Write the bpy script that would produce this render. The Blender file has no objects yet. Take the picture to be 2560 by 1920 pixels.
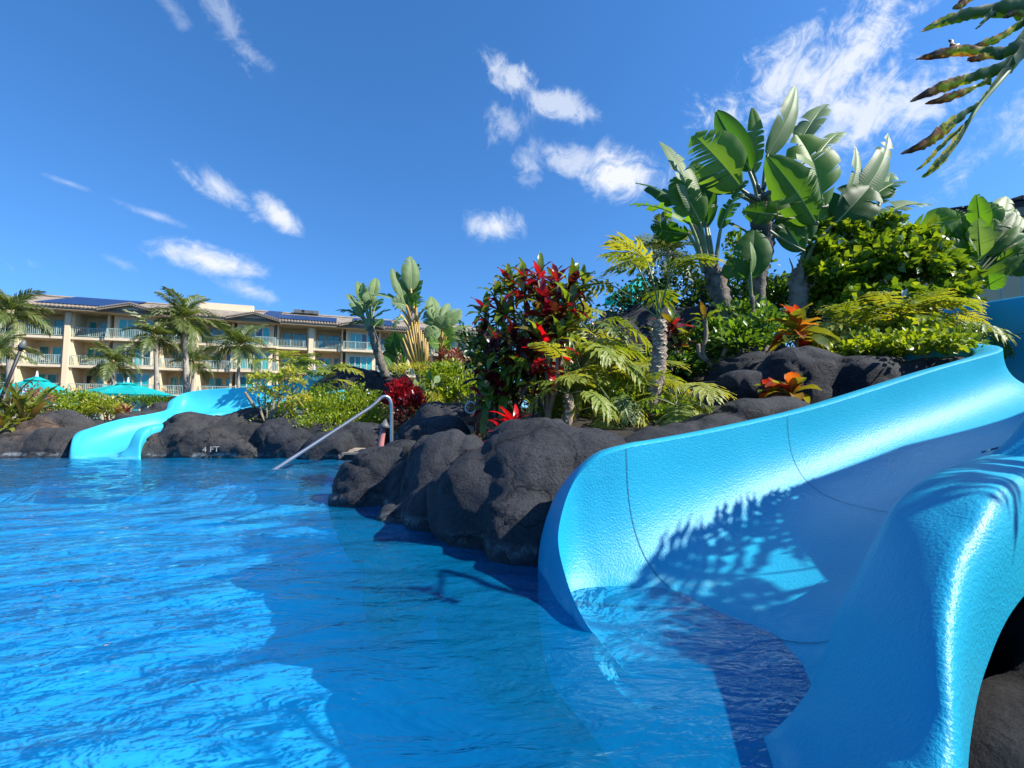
import bpy, bmesh, math, random
import numpy as np
from mathutils import Vector, Matrix, noise
R = math.radians
random.seed(7); rng = np.random.default_rng(7)
S = bpy.context.scene
COL = S.collection

# ------------------------------------------------------------------ camera
F = 1137.8; PITCH = math.atan(77/F); CH = 0.65      # focal length in pixels of a 2560 wide frame
cam = bpy.data.cameras.new('camera'); cam.lens = 16.0; cam.sensor_width = 36
cam.clip_start = 0.03; cam.clip_end = 4000
camo = bpy.data.objects.new('camera', cam); COL.objects.link(camo)
camo.location = (0, 0, CH); camo.rotation_euler = (math.pi/2 + PITCH, 0, 0)
S.camera = camo
S.render.resolution_x, S.render.resolution_y = 1024, 768

def ray(px, py):
    u = (px-1280)/F; v = -(py-960)/F; c, s = math.cos(PITCH), math.sin(PITCH)
    return Vector((u, c - v*s, s + v*c))
def P(px, py, Y):                    # point seen at a pixel, at world depth Y
    d = ray(px, py); return Vector((0, 0, CH)) + d*(Y/d.y)
def PZ(px, py, z):                   # point seen at a pixel, at height z
    d = ray(px, py); return Vector((0, 0, CH)) + d*((z-CH)/d.z)

# ------------------------------------------------------------------ sun and sky
SUN_EL, SUN_AZ = R(43), R(105)        # azimuth clockwise from +Y
SUN = Vector((math.cos(SUN_EL)*math.sin(SUN_AZ), math.cos(SUN_EL)*math.cos(SUN_AZ), math.sin(SUN_EL)))
sl = bpy.data.lights.new('sun', 'SUN'); sl.energy = 5.0; sl.angle = R(0.53); sl.color = (1, .95, .86)
so = bpy.data.objects.new('sun', sl); COL.objects.link(so); so.rotation_euler = SUN.to_track_quat('Z', 'Y').to_euler()
S.view_settings.view_transform = 'Standard'; S.view_settings.look = 'None'
S.view_settings.exposure = 0.8; S.view_settings.gamma = 1.0; S.view_settings.use_curve_mapping = False
S.cycles.max_bounces = 10; S.cycles.transparent_max_bounces = 16; S.cycles.caustics_reflective = False
S.cycles.caustics_refractive = False; S.cycles.sample_clamp_indirect = 6

W = bpy.data.worlds.new('World'); S.world = W; W.use_nodes = True
wt = W.node_tree; N = wt.nodes; LK = wt.links
N.clear()
def nd(tree, typ, **kw):
    n = tree.nodes.new(typ)
    for k, v in kw.items(): setattr(n, k, v)
    return n
def put(tree, sock, v):
    if isinstance(v, bpy.types.NodeSocket): tree.links.new(v, sock)
    elif v is not None: sock.default_value = v
def mth(tree, op, a, b=None, c=None, clamp=False):
    n = nd(tree, 'ShaderNodeMath', operation=op, use_clamp=clamp)
    put(tree, n.inputs[0], a); put(tree, n.inputs[1], b); put(tree, n.inputs[2], c)
    return n.outputs[0]
def mixc(tree, f, a, b, mode='MIX'):
    n = nd(tree, 'ShaderNodeMix', data_type='RGBA', blend_type=mode)
    put(tree, n.inputs[0], f); put(tree, n.inputs[6], a); put(tree, n.inputs[7], b)
    return n.outputs[2]
def ramp(tree, f, stops, interp='LINEAR'):
    n = nd(tree, 'ShaderNodeValToRGB'); n.color_ramp.interpolation = interp
    e = n.color_ramp.elements
    while len(e) < len(stops): e.new(0.5)
    for k, (p, c) in enumerate(stops):
        e[k].position = p; e[k].color = c if len(c) == 4 else (*c, 1)
    put(tree, n.inputs[0], f); return n.outputs[0]
def smooth(tree, v, a, b):
    n = nd(tree, 'ShaderNodeMapRange', interpolation_type='SMOOTHSTEP')
    put(tree, n.inputs[0], v); n.inputs[1].default_value = a; n.inputs[2].default_value = b
    return n.outputs[0]
sky = nd(wt, 'ShaderNodeTexSky', sky_type='NISHITA', sun_disc=False, sun_elevation=SUN_EL, sun_rotation=SUN_AZ)
sky.altitude = 300; sky.air_density = 1.0; sky.dust_density = 0.35; sky.ozone_density = 2.2
hs = nd(wt, 'ShaderNodeHueSaturation'); hs.inputs['Saturation'].default_value = 1.22; hs.inputs['Value'].default_value = 1.0
LK.new(sky.outputs[0], hs.inputs['Color'])
sv = nd(wt, 'ShaderNodeTexCoord'); sm_ = nd(wt, 'ShaderNodeVectorMath', operation='MULTIPLY_ADD'); LK.new(sv.outputs['Generated'], sm_.inputs[0]); sm_.inputs[1].default_value = (1, 1, .85); sm_.inputs[2].default_value = (0, 0, .11)
LK.new(sm_.outputs[0], sky.inputs[0])
geo = nd(wt, 'ShaderNodeTexCoord'); D = geo.outputs['Generated']
def noise_dir(scale, detail, dist=0.0, rough=.6, vec=None):
    n = nd(wt, 'ShaderNodeTexNoise'); n.inputs['Scale'].default_value = scale
    n.inputs['Detail'].default_value = detail; n.inputs['Roughness'].default_value = rough; n.inputs['Distortion'].default_value = dist
    LK.new(vec or D, n.inputs['Vector']); return n.outputs[0]
n_soft = noise_dir(6, 8, .9, .62); n_fine = noise_dir(19, 9, 1.6, .70)
nmix = mth(wt, 'ADD', mth(wt, 'MULTIPLY', n_soft, .62), mth(wt, 'MULTIPLY', n_fine, .38))
def dotn(v):
    n = nd(wt, 'ShaderNodeVectorMath', operation='DOT_PRODUCT'); LK.new(D, n.inputs[0]); n.inputs[1].default_value = v
    return n.outputs['Value']
# clouds: centre pixel, half sizes, tilt, strength, raggedness
CL = [(528, 652, 150, 46, 6, 1.0, 1.5), (625, 725, 90, 34, 12, .75, 1.5), (560, 478, 95, 34, 28, .75, 2.0), (700, 540, 80, 32, 30, .9, 1.7),
      (390, 540, 90, 16, 8, .45, 1.6), (172, 458, 55, 12, 6, .4, 1.6), (295, 655, 50, 20, 20, .3, 2), (1237, 567, 80, 44, 4, .9, 1.8),
      (1285, 200, 75, 40, 40, .7, 2.6), (1385, 258, 100, 28, 14, .65, 2.9), (1270, 320, 60, 50, -45, .5, 2.3), (1320, 405, 60, 50, 70, .5, 2.2),
      (1560, 440, 110, 68, 10, 1.1, 1.7), (1430, 405, 85, 36, 10, .65, 2.2), (2150, 130, 290, 110, -22, .85, 2.8), (1930, 210, 200, 110, -15, .8, 2.9),
      (2230, 270, 190, 110, -25, .8, 2.9), (2070, 350, 170, 60, -38, .6, 2.6), (570, 60, 110, 34, 55, .35, 2.6), (620, 130, 80, 30, 20, .35, 2.4), (430, 20, 60, 25, 40, .22, 2.4),
      (2750, 200, 300, 90, -20, .6, 2.8), (-300, 560, 220, 60, 5, .9, 1.8), (3300, 500, 400, 120, 8, .8, 2.2)]
dens = None
for (px, py, rx, ry, rot, st, rag) in CL:
    c = ray(px, py); m = c.length; c = c.normalized()
    a = Vector((0, 0, 1)).cross(c).normalized(); a = -a          # rightwards
    b = c.cross(a).normalized()
    if b.z < 0: b = -b
    ca, sa = math.cos(R(-rot)), math.sin(R(-rot))
    a2 = a*ca + b*sa; b2 = b*ca - a*sa
    k = F*m
    u = mth(wt, 'MULTIPLY', dotn(a2), k/rx); v = mth(wt, 'MULTIPLY', dotn(b2), k/ry)
    r2 = mth(wt, 'ADD', mth(wt, 'MULTIPLY', u, u), mth(wt, 'MULTIPLY', v, v))
    r = mth(wt, 'SQRT', r2)
    f = mth(wt, 'SUBTRACT', 1.0, r)
    f = mth(wt, 'ADD', f, mth(wt, 'MULTIPLY', mth(wt, 'SUBTRACT', nmix, .5), rag*2.1))
    f = mth(wt, 'MULTIPLY', smooth(wt, f, -.05, 1.05), st)
    f = mth(wt, 'MULTIPLY', f, smooth(wt, mth(wt, 'SUBTRACT', 2.3, r), 0, 1.2))
    f = mth(wt, 'MULTIPLY', f, mth(wt, 'GREATER_THAN', dotn(c), 0.2))
    dens = f if dens is None else mth(wt, 'MAXIMUM', dens, f)
dens = mth(wt, 'MINIMUM', dens, .93)
bgs = nd(wt, 'ShaderNodeBackground'); bgs.inputs[1].default_value = 0.112
skyc = mixc(wt, 1.0, hs.outputs[0], (.74, 1.0, 1.2, 1), 'MULTIPLY')
ccol = mixc(wt, dens, (3.9, 4.6, 5.7, 1), (5.2, 5.3, 5.5, 1))
LK.new(mixc(wt, dens, skyc, ccol), bgs.inputs[0])
wo = nd(wt, 'ShaderNodeOutputWorld'); LK.new(bgs.outputs[0], wo.inputs[0])

# ------------------------------------------------------------------ object helpers
def link(o, parent=None):
    COL.objects.link(o)
    if parent is not None: o.parent = parent
    return o
def props(o, label=None, cat=None, group=None, kind=None):
    if label: o['label'] = label
    if cat: o['category'] = cat
    if group: o['group'] = group
    if kind: o['kind'] = kind
    return o
def thing(name, label, cat, loc=(0, 0, 0), group=None, rz=0):
    o = bpy.data.objects.new(name, None); o.empty_display_size = .1; o.location = loc; o.rotation_euler = (0, 0, rz)
    COL.objects.link(o); return props(o, label, cat, group)
def mesh(name, V, Fc, mat, smoothed=True, attr=None, midx=None):
    """V (n,3), Fc list of tuples or (m,k) array"""
    me = bpy.data.meshes.new(name)
    V = np.asarray(V, dtype=np.float32)
    if isinstance(Fc, np.ndarray):
        m, k = Fc.shape
        me.vertices.add(len(V)); me.vertices.foreach_set('co', V.ravel())
        me.loops.add(m*k); me.loops.foreach_set('vertex_index', Fc.astype(np.int32).ravel())
        me.polygons.add(m); me.polygons.foreach_set('loop_start', np.arange(0, m*k, k, dtype=np.int32))
        me.update(calc_edges=True)
    else:
        me.from_pydata([tuple(map(float, v)) for v in V], [], Fc)
    for m_ in (mat if isinstance(mat, (list, tuple)) else [mat]): me.materials.append(m_)
    if midx is not None: me.polygons.foreach_set('material_index', np.asarray(midx, dtype=np.int32))
    if smoothed: me.polygons.foreach_set('use_smooth', np.ones(len(me.polygons), dtype=bool))
    if attr:
        for nme, vals in attr.items():
            a = me.attributes.new(nme, 'FLOAT', 'POINT'); a.data.foreach_set('value', np.asarray(vals, dtype=np.float32))
    me.update(); return me
def mob(name, V, Fc, mat, parent=None, **kw):
    """mesh object; V in world space, parent (an Empty) may be offset"""
    me = mesh(name, V, Fc, mat, **kw)
    o = bpy.data.objects.new(name, me); link(o, parent)
    if parent is not None:
        M = wmat(parent).inverted(); me.transform(M)
    return o
def wmat(o):
    M = o.matrix_basis.copy()
    while o.parent: o = o.parent; M = o.matrix_basis @ M
    return M
def inst(name, me, M, parent=None):
    o = bpy.data.objects.new(name, me); link(o, parent)
    o.matrix_basis = (wmat(parent).inverted() @ M) if parent is not None else M
    return o
class MB:
    def __init__(s): s.v = []; s.f = []; s.m = []
    def add(s, V, Fc, m=0):
        n = len(s.v); s.v += [tuple(v) for v in V]; s.f += [tuple(i+n for i in f) for f in Fc]; s.m += [m]*len(Fc)
    def box(s, o, ax, ay, az, m=0):         # corner + three edge vectors
        o, ax, ay, az = map(Vector, (o, ax, ay, az))
        c = [o, o+ax, o+ax+ay, o+ay, o+az, o+ax+az, o+ax+ay+az, o+ay+az]
        fl = [(0, 3, 2, 1), (4, 5, 6, 7), (0, 1, 5, 4), (1, 2, 6, 5), (2, 3, 7, 6), (3, 0, 4, 7)]
        if ax.cross(ay).dot(az) < 0: fl = [f[::-1] for f in fl]
        s.add(c, fl, m)
    def tube(s, pts, rad, n=8, m=0, cap=True):
        V, Fc = tube_vf(pts, rad, n, cap); s.add(V, Fc, m)
    def build(s, name, mat, parent=None, smoothed=False): 
        return mob(name, s.v, s.f, mat, parent, smoothed=smoothed, midx=s.m)
def tube_vf(pts, rad, n=8, cap=True, wob=None):
    pts = [Vector(p) for p in pts]; k = len(pts)
    if not isinstance(rad, (list, tuple, np.ndarray)): rad = [rad]*k
    V = []; Fc = []; up = None
    for i, p in enumerate(pts):
        t = (pts[min(i+1, k-1)] - pts[max(i-1, 0)]).normalized()
        if up is None:
            up = Vector((0, 0, 1)) if abs(t.z) < .9 else Vector((1, 0, 0))
        a = t.cross(up).normalized(); b = a.cross(t).normalized(); up = b
        for j in range(n):
            th = 2*math.pi*j/n; r = rad[i]*(wob(i, j) if wob else 1)
            V.append(p + a*math.cos(th)*r + b*math.sin(th)*r)
    for i in range(k-1):
        for j in range(n):
            Fc.append((i*n+j, i*n+(j+1) % n, (i+1)*n+(j+1) % n, (i+1)*n+j))
    if cap: Fc.append(tuple(range(n))[::-1]); Fc.append(tuple((k-1)*n+j for j in range(n)))
    return V, Fc
def catmull(pts, seg):
    A = np.array([list(p) for p in pts], float); n = len(A); out = []
    for i in range(n-1):
        p0 = A[max(i-1, 0)]; p1 = A[i]; p2 = A[i+1]; p3 = A[min(i+2, n-1)]
        for t in np.linspace(0, 1, seg, endpoint=False):
            out.append(.5*((2*p1)+(-p0+p2)*t+(2*p0-5*p1+4*p2-p3)*t*t+(-p0+3*p1-3*p2+p3)*t**3))
    out.append(A[-1]); return np.array(out)

# ------------------------------------------------------------------ materials
def new_mat(name):
    m = bpy.data.materials.new(name); m.use_nodes = True; t = m.node_tree
    b = t.nodes['Principled BSDF']; return m, t, b
def obj_noise(t, scale, detail=4, rough=.55, dist=0, vec=None, typ='ShaderNodeTexNoise'):
    n = nd(t, typ); n.inputs['Scale'].default_value = scale
    if 'Detail' in n.inputs: n.inputs['Detail'].default_value = detail
    if typ == 'ShaderNodeTexNoise': n.inputs['Roughness'].default_value = rough; n.inputs['Distortion'].default_value = dist
    if vec is None: vec = pos(t)
    t.links.new(vec, n.inputs['Vector']); return n.outputs[0]
def pos(t): 
    g = nd(t, 'ShaderNodeNewGeometry'); return g.outputs['Position']
def bump(t, b, h, strength=.3, dist=.02, prev=None):
    n = nd(t, 'ShaderNodeBump'); n.inputs['Strength'].default_value = strength; n.inputs['Distance'].default_value = dist
    t.links.new(h, n.inputs['Height'])
    if prev: t.links.new(prev, n.inputs['Normal'])
    if b is not None: t.links.new(n.outputs[0], b.inputs['Normal'])
    return n.outputs[0]
def simple(name, c1, c2=None, scale=3, rough=.7, bmp=.15, bscale=30, bdist=.01, metal=0, spec=.5):
    m, t, b = new_mat(name); c2 = c2 or tuple(x*.82 for x in c1)
    n = obj_noise(t, scale, 5)
    t.links.new(ramp(t, n, [(.3, c1), (.7, c2)]), b.inputs['Base Color'])
    b.inputs['Roughness'].default_value = rough; b.inputs['Metallic'].default_value = metal
    b.inputs['Specular IOR Level'].default_value = spec
    if bmp: bump(t, b, obj_noise(t, bscale, 4), bmp, bdist)
    return m

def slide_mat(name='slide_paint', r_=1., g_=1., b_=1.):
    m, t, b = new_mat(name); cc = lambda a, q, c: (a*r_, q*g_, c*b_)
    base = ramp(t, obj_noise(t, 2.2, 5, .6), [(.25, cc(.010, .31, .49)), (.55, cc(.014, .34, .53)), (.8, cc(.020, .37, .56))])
    st = obj_noise(t, 9, 6, .7, 1.2)
    base = mixc(t, mth(t, 'MULTIPLY', smooth(t, st, .58, .75), .25), base, (.06, .42, .66, 1))
    zz = nd(t, 'ShaderNodeSeparateXYZ'); t.links.new(pos(t), zz.inputs[0])
    scum = mth(t, 'MULTIPLY', mth(t, 'SUBTRACT', 1, smooth(t, mth(t, 'ABSOLUTE', mth(t, 'SUBTRACT', zz.outputs[2], .025)), .0, .035)), smooth(t, st, .35, .7))
    base = mixc(t, mth(t, 'MULTIPLY', scum, .35), base, (.35, .6, .62, 1))
    t.links.new(base, b.inputs['Base Color'])
    b.inputs['Roughness'].default_value = .40; b.inputs['Specular IOR Level'].default_value = .33
    n1 = obj_noise(t, 120, 3, .6); n2 = obj_noise(t, 34, 3, .5)
    p = bump(t, None, n1, .7, .004); bump(t, b, n2, .06, .012, p)
    return m
M_slide = slide_mat()
M_seam = simple('seam_filler', (.008, .13, .22), rough=.8, bmp=0)
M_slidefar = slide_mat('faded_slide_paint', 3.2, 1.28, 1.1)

def rock_mat(name, dark, light, scale=1.0, stain=None, crust=.0):
    m, t, b = new_mat(name)
    a = obj_noise(t, 2.2*scale, 9, .66, .3); f = obj_noise(t, 26*scale, 9, .72); v = obj_noise(t, 75*scale, 6, .7)
    c = ramp(t, a, [(.28, dark), (.5, tuple((x+y)/2 for x, y in zip(dark, light))), (.74, light)])
    c = mixc(t, mth(t, 'MULTIPLY', smooth(t, f, .52, .68), .45), c, (*light, 1))
    pit = mth(t, 'MULTIPLY', smooth(t, v, .5, .38), .6)
    c = mixc(t, pit, c, tuple(x*.35 for x in dark)+(1,))
    if stain:
        s = smooth(t, obj_noise(t, 1.1*scale, 5, .6, 1.0), .56, .68)
        c = mixc(t, mth(t, 'MULTIPLY', s, .55), c, (*stain, 1))
    z = nd(t, 'ShaderNodeSeparateXYZ'); t.links.new(pos(t), z.inputs[0])
    if crust:                                             # lime crust a hand above the waterline
        k = mth(t, 'SUBTRACT', 1, smooth(t, mth(t, 'ABSOLUTE', mth(t, 'SUBTRACT', z.outputs[2], .05)), .0, .045))
        k = mth(t, 'MULTIPLY', k, smooth(t, obj_noise(t, 5, 6, .7), .46, .62))
        c = mixc(t, mth(t, 'MULTIPLY', k, crust), c, (.33, .34, .33, 1))
    dst = nd(t, 'ShaderNodeVectorMath', operation='ADD'); t.links.new(pos(t), dst.inputs[0])
    nn_ = nd(t, 'ShaderNodeTexNoise'); nn_.inputs['Scale'].default_value = 2.4; nn_.inputs['Detail'].default_value = 5; t.links.new(pos(t), nn_.inputs['Vector']); t.links.new(nn_.outputs[1], dst.inputs[1])
    vo = nd(t, 'ShaderNodeTexVoronoi', feature='DISTANCE_TO_EDGE'); vo.inputs['Scale'].default_value = 1.5*scale; t.links.new(dst.outputs[0], vo.inputs['Vector'])
    crk = smooth(t, vo.outputs['Distance'], .0, .022)
    c = mixc(t, mth(t, 'MULTIPLY', mth(t, 'SUBTRACT', 1, crk), .8), c, tuple(x*.4 for x in dark)+(1,))
    t.links.new(c, b.inputs['Base Color']); b.inputs['Roughness'].default_value = .82
    b.inputs['Specular IOR Level'].default_value = .35
    p = bump(t, None, crk, .3, .04); p = bump(t, None, a, .5, .10, p); p = bump(t, None, f, .7, .035, p); bump(t, b, v, .75, .010, p)
    return m
M_rock = rock_mat('lava_rock', (.006, .008, .013), (.054, .057, .066), 1.0, None, .5)
M_rockbrown = rock_mat('lava_rock_brown', (.013, .014, .017), (.078, .075, .072), .8, (.19, .115, .07), .9)
M_rockdark = rock_mat('lava_rock_dark', (.010, .010, .013), (.05, .049, .05), 1.2)

def leaf_mat(name, cols, trans=.35, tcol=None, rough=.38, spot=None, edge=None, vein=0, spec=.5):
    """cols: colour stops over the per-leaf attribute 'v'"""
    m, t, b = new_mat(name)
    at = nd(t, 'ShaderNodeAttribute', attribute_name='v'); oi = nd(t, 'ShaderNodeObjectInfo')
    f = mth(t, 'FRACT', mth(t, 'ADD', at.outputs['Fac'], mth(t, 'MULTIPLY', oi.outputs['Random'], .999)))
    f = mth(t, 'ADD', f, mth(t, 'MULTIPLY', mth(t, 'SUBTRACT', obj_noise(t, 9, 4), .5), .35), clamp=True)
    k = len(cols)-1
    c = ramp(t, f, [(i/k, cc) for i, cc in enumerate(cols)])
    if spot:
        s = smooth(t, obj_noise(t, 16, 6, .7), spot[1], spot[1]+.08); c = mixc(t, s, c, (*spot[0], 1))
    if edge:
        ea = nd(t, 'ShaderNodeAttribute', attribute_name='e')
        s = mth(t, 'ADD', ea.outputs['Fac'], mth(t, 'MULTIPLY', mth(t, 'SUBTRACT', obj_noise(t, edge[2] if len(edge) > 2 else 14, 6, .7), .5), 1.5))
        c = mixc(t, smooth(t, s, edge[1], edge[1]+.05), c, (*edge[0][0], 1))
        c = mixc(t, smooth(t, s, edge[1]+.16, edge[1]+.26), c, (*edge[0][1], 1))
        c = mixc(t, smooth(t, s, edge[1]+.36, edge[1]+.46), c, (*edge[0][2], 1))
    t.links.new(c, b.inputs['Base Color']); b.inputs['Roughness'].default_value = rough
    b.inputs['Specular IOR Level'].default_value = spec
    if vein:
        va = nd(t, 'ShaderNodeAttribute', attribute_name='u')
        w = mth(t, 'SINE', mth(t, 'MULTIPLY', va.outputs['Fac'], vein))
        bump(t, b, w, .4, .0018)
    tr = nd(t, 'ShaderNodeBsdfTranslucent')
    tc = mixc(t, 1.0, c, (*(tcol or (2.2, 2.0, .7)), 1), 'MULTIPLY'); t.links.new(tc, tr.inputs[0])
    mx = nd(t, 'ShaderNodeMixShader'); mx.inputs[0].default_value = trans
    t.links.new(b.outputs[0], mx.inputs[1]); t.links.new(tr.outputs[0], mx.inputs[2])
    t.links.new(mx.outputs[0], t.nodes['Material Output'].inputs[0]); return m
M_lime = leaf_mat('lime_leaf', [(.09, .16, .012), (.20, .29, .02), (.34, .41, .03), (.13, .21, .018)], .38, (1.9, 1.7, .5))
M_green = leaf_mat('green_leaf', [(.045, .10, .014), (.08, .17, .02), (.16, .27, .03), (.05, .12, .02)], .35)
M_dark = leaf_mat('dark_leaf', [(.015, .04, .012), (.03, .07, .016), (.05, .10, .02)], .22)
M_bush = leaf_mat('bush_leaf', [(.05, .11, .012), (.13, .22, .018), (.27, .36, .03), (.08, .15, .014), (.17, .27, .02)], .36, (1.9, 1.7, .5), .3)
M_yel = leaf_mat('yellow_leaf', [(.20, .26, .03), (.42, .42, .06), (.5, .44, .10), (.16, .25, .03)], .4)
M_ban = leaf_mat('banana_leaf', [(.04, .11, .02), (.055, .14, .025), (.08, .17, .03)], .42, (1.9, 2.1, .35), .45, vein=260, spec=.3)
M_banlite = leaf_mat('banana_leaf_sunlit_waxy', [(.15, .22, .09), (.18, .27, .10), (.21, .30, .10)], .3, (1.3, 1.5, .5), .5, vein=260, spec=.3)  # paler copy: sunlit tone put into the colour, along with waxy bloom
M_banmid = leaf_mat('banana_leaf_mid', [(.08, .18, .025), (.13, .24, .04), (.17, .27, .06)], .42, (1.8, 1.9, .4), .45, vein=260, spec=.3)  # lighter green copy, puts the look of backlit leaves into the colour
M_rib = simple('leaf_rib', (.32, .38, .14), (.22, .28, .09), 8, .5, 0)
M_stalk = simple('leaf_stalk', (.20, .24, .08), (.10, .12, .05), 6, .5, .2, 40)
M_stalky = simple('yellow_stalk', (.55, .36, .08), (.35, .22, .06), 5, .5, .3, 30)
M_phil = leaf_mat('philodendron_leaf', [(.11, .18, .02), (.20, .27, .03), (.30, .33, .05), (.08, .14, .018)], .40, (1.9, 1.6, .5), .48, edge=([(.45, .40, .04), (.30, .16, .04), (.12, .05, .025)], .74))
M_philnear = leaf_mat('philodendron_leaf_scorched', [(.035, .085, .015), (.05, .11, .015)], .4, (2.0, 1.9, .5), .4, edge=([(.60, .46, .02), (.42, .14, .03), (.07, .022, .02)], .58, 13))
M_red = leaf_mat('red_leaf', [(.13, .008, .012), (.27, .012, .02), (.07, .006, .012), (.34, .02, .035), (.12, .02, .012)], .42, (2.2, .9, .7), .3)
M_maroon = leaf_mat('maroon_leaf', [(.035, .012, .012), (.09, .012, .014), (.025, .035, .01), (.14, .01, .015)], .35, (2.2, 1.0, .7), .3)
M_crot = leaf_mat('croton_leaf', [(.07, .14, .015), (.17, .24, .03), (.05, .09, .012), (.26, .31, .04), (.12, .02, .012)], .38, (2.0, 1.8, .6), .3)
M_bright = leaf_mat('scarlet_leaf', [(.5, .01, .015), (.62, .02, .03), (.35, .008, .012)], .4, (1.8, .8, .7), .3)
M_orange = leaf_mat('orange_leaf', [(.42, .05, .02), (.24, .02, .02), (.40, .12, .025), (.22, .25, .03), (.10, .14, .02), (.30, .28, .03)], .45, (1.9, 1.5, .6), .3)
M_bronze = leaf_mat('bronze_leaf', [(.22, .07, .04), (.32, .13, .08), (.14, .05, .03)], .3, (1.8, 1.2, .7), .45)
M_strap = leaf_mat('strap_leaf', [(.14, .17, .03), (.22, .24, .05), (.10, .13, .03), (.24, .13, .05)], .35, (1.9, 1.7, .5), .4)
M_frond = leaf_mat('palm_frond', [(.08, .12, .03), (.12, .16, .04), (.17, .20, .06)], .3, (1.9, 1.8, .6), .4, edge=([(.30, .26, .14), (.38, .31, .22), (.34, .27, .2)], .98, 6))
M_bark = simple('bark', (.24, .20, .16), (.05, .042, .035), 9, .9, .8, 40, .02)
M_palebark = simple('pale_bark', (.33, .27, .21), (.17, .13, .10), 9, .9, .6, 40, .02)
M_palmbark = simple('palm_bark', (.42, .37, .30), (.24, .21, .17), 5, .9, .6, 20, .02)
M_shaft = simple('crown_shaft', (.42, .36, .12), (.45, .24, .10), 2, .5, .1)
M_shaftg = simple('crown_shaft_pale', (.40, .38, .20), (.36, .30, .15), 2, .5, .1)
M_stem = simple('shrub_stem', (.30, .24, .17), (.16, .12, .09), 12, .9, .5, 60)
M_petal = simple('white_petal', (.75, .72, .74), rough=.6, bmp=0)
M_soil = simple('garden_soil', (.035, .028, .020), (.012, .010, .008), 5, .95, .8, 30, .03)
M_deck = simple('pool_deck', (.36, .29, .22), (.26, .21, .16), 4, .85, .3, 60)
M_steel = simple('steel', (.55, .56, .57), rough=.32, bmp=.05, bscale=80, metal=.85)
M_wood = simple('timber', (.24, .12, .075), (.13, .065, .04), 14, .8, .5, 50)
M_white = simple('white_paint', (.75, .74, .71), rough=.5, bmp=0)
M_pink = simple('pink_paint', (.5, .2, .19), rough=.6, bmp=0)
M_grey = simple('grey_metal', (.12, .13, .13), rough=.5, bmp=0)
M_black = simple('black_metal', (.02, .02, .02), rough=.5, bmp=0)
def canvas_mat(name, c):
    m, t, b = new_mat(name)
    n = obj_noise(t, 3, 4); cc = ramp(t, n, [(.3, c), (.7, tuple(x*.85 for x in c))])
    t.links.new(cc, b.inputs['Base Color']); b.inputs['Roughness'].default_value = .8
    tr = nd(t, 'ShaderNodeBsdfTranslucent'); t.links.new(cc, tr.inputs[0])
    mx = nd(t, 'ShaderNodeMixShader'); mx.inputs[0].default_value = .35
    t.links.new(b.outputs[0], mx.inputs[1]); t.links.new(tr.outputs[0], mx.inputs[2]); t.links.new(mx.outputs[0], t.nodes['Material Output'].inputs[0])
    return m
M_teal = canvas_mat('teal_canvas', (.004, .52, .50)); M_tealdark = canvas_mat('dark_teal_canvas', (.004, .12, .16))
M_stucco = simple('stucco', (.80, .63, .40), (.74, .57, .35), .6, .85, .15, 20)
M_stucco2 = simple('stucco_pillar', (.80, .64, .42), (.74, .58, .37), .6, .85, .15, 20)
M_slab = simple('slab_edge', (.72, .61, .43), (.66, .55, .38), .6, .8, 0)
M_tile = simple('roof_tile', (.33, .27, .20), (.20, .165, .13), 1.2, .85, .2, 8)
M_tiledark = simple('dark_roof_tile', (.05, .04, .035), (.022, .018, .018), 1.5, .8, .4, 8)
M_fascia = simple('fascia', (.30, .24, .17), rough=.8, bmp=0)
M_trim = simple('window_trim', (.66, .60, .48), rough=.6, bmp=0)
M_rail = simple('rail_paint', (.38, .50, .44), rough=.5, bmp=0)
M_chairm = simple('cream_chair', (.52, .42, .27), rough=.6, bmp=0)
def glass_mat(name, c, r=.06):
    m, t, b = new_mat(name); b.inputs['Base Color'].default_value = (*c, 1); b.inputs['Roughness'].default_value = r
    b.inputs['Specular IOR Level'].default_value = .7; b.inputs['IOR'].default_value = 1.6
    bump(t, b, obj_noise(t, .8, 2), .12, .1); return m
M_glass = glass_mat('teal_glass', (.0, .34, .34)); M_glassd = glass_mat('dark_glass', (.012, .035, .035))
M_curt = simple('curtained_glass', (.02, .24, .26), (.012, .13, .14), 2.5, .25, 0)
def solar_mat():
    m, t, b = new_mat('solar_cell'); b.inputs['Base Color'].default_value = (.012, .025, .085, 1)
    b.inputs['Roughness'].default_value = .3; return m
M_solar = solar_mat()
def pool_mat():
    m, t, b = new_mat('pool_plaster')
    n = obj_noise(t, .55, 4, .5, .8); n2 = obj_noise(t, 2.5, 5, .6, .6)
    f = mth(t, 'ADD', mth(t, 'MULTIPLY', n, .65), mth(t, 'MULTIPLY', n2, .35))
    c = ramp(t, f, [(.34, (.015, .30, .70)), (.5, (.025, .42, .82)), (.66, (.08, .60, .90))])  # pale and dark blotches stand in for rippled light and sky reflections
    t.links.new(c, b.inputs['Base Color']); b.inputs['Roughness'].default_value = .8; return m
M_pool = pool_mat()
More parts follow.
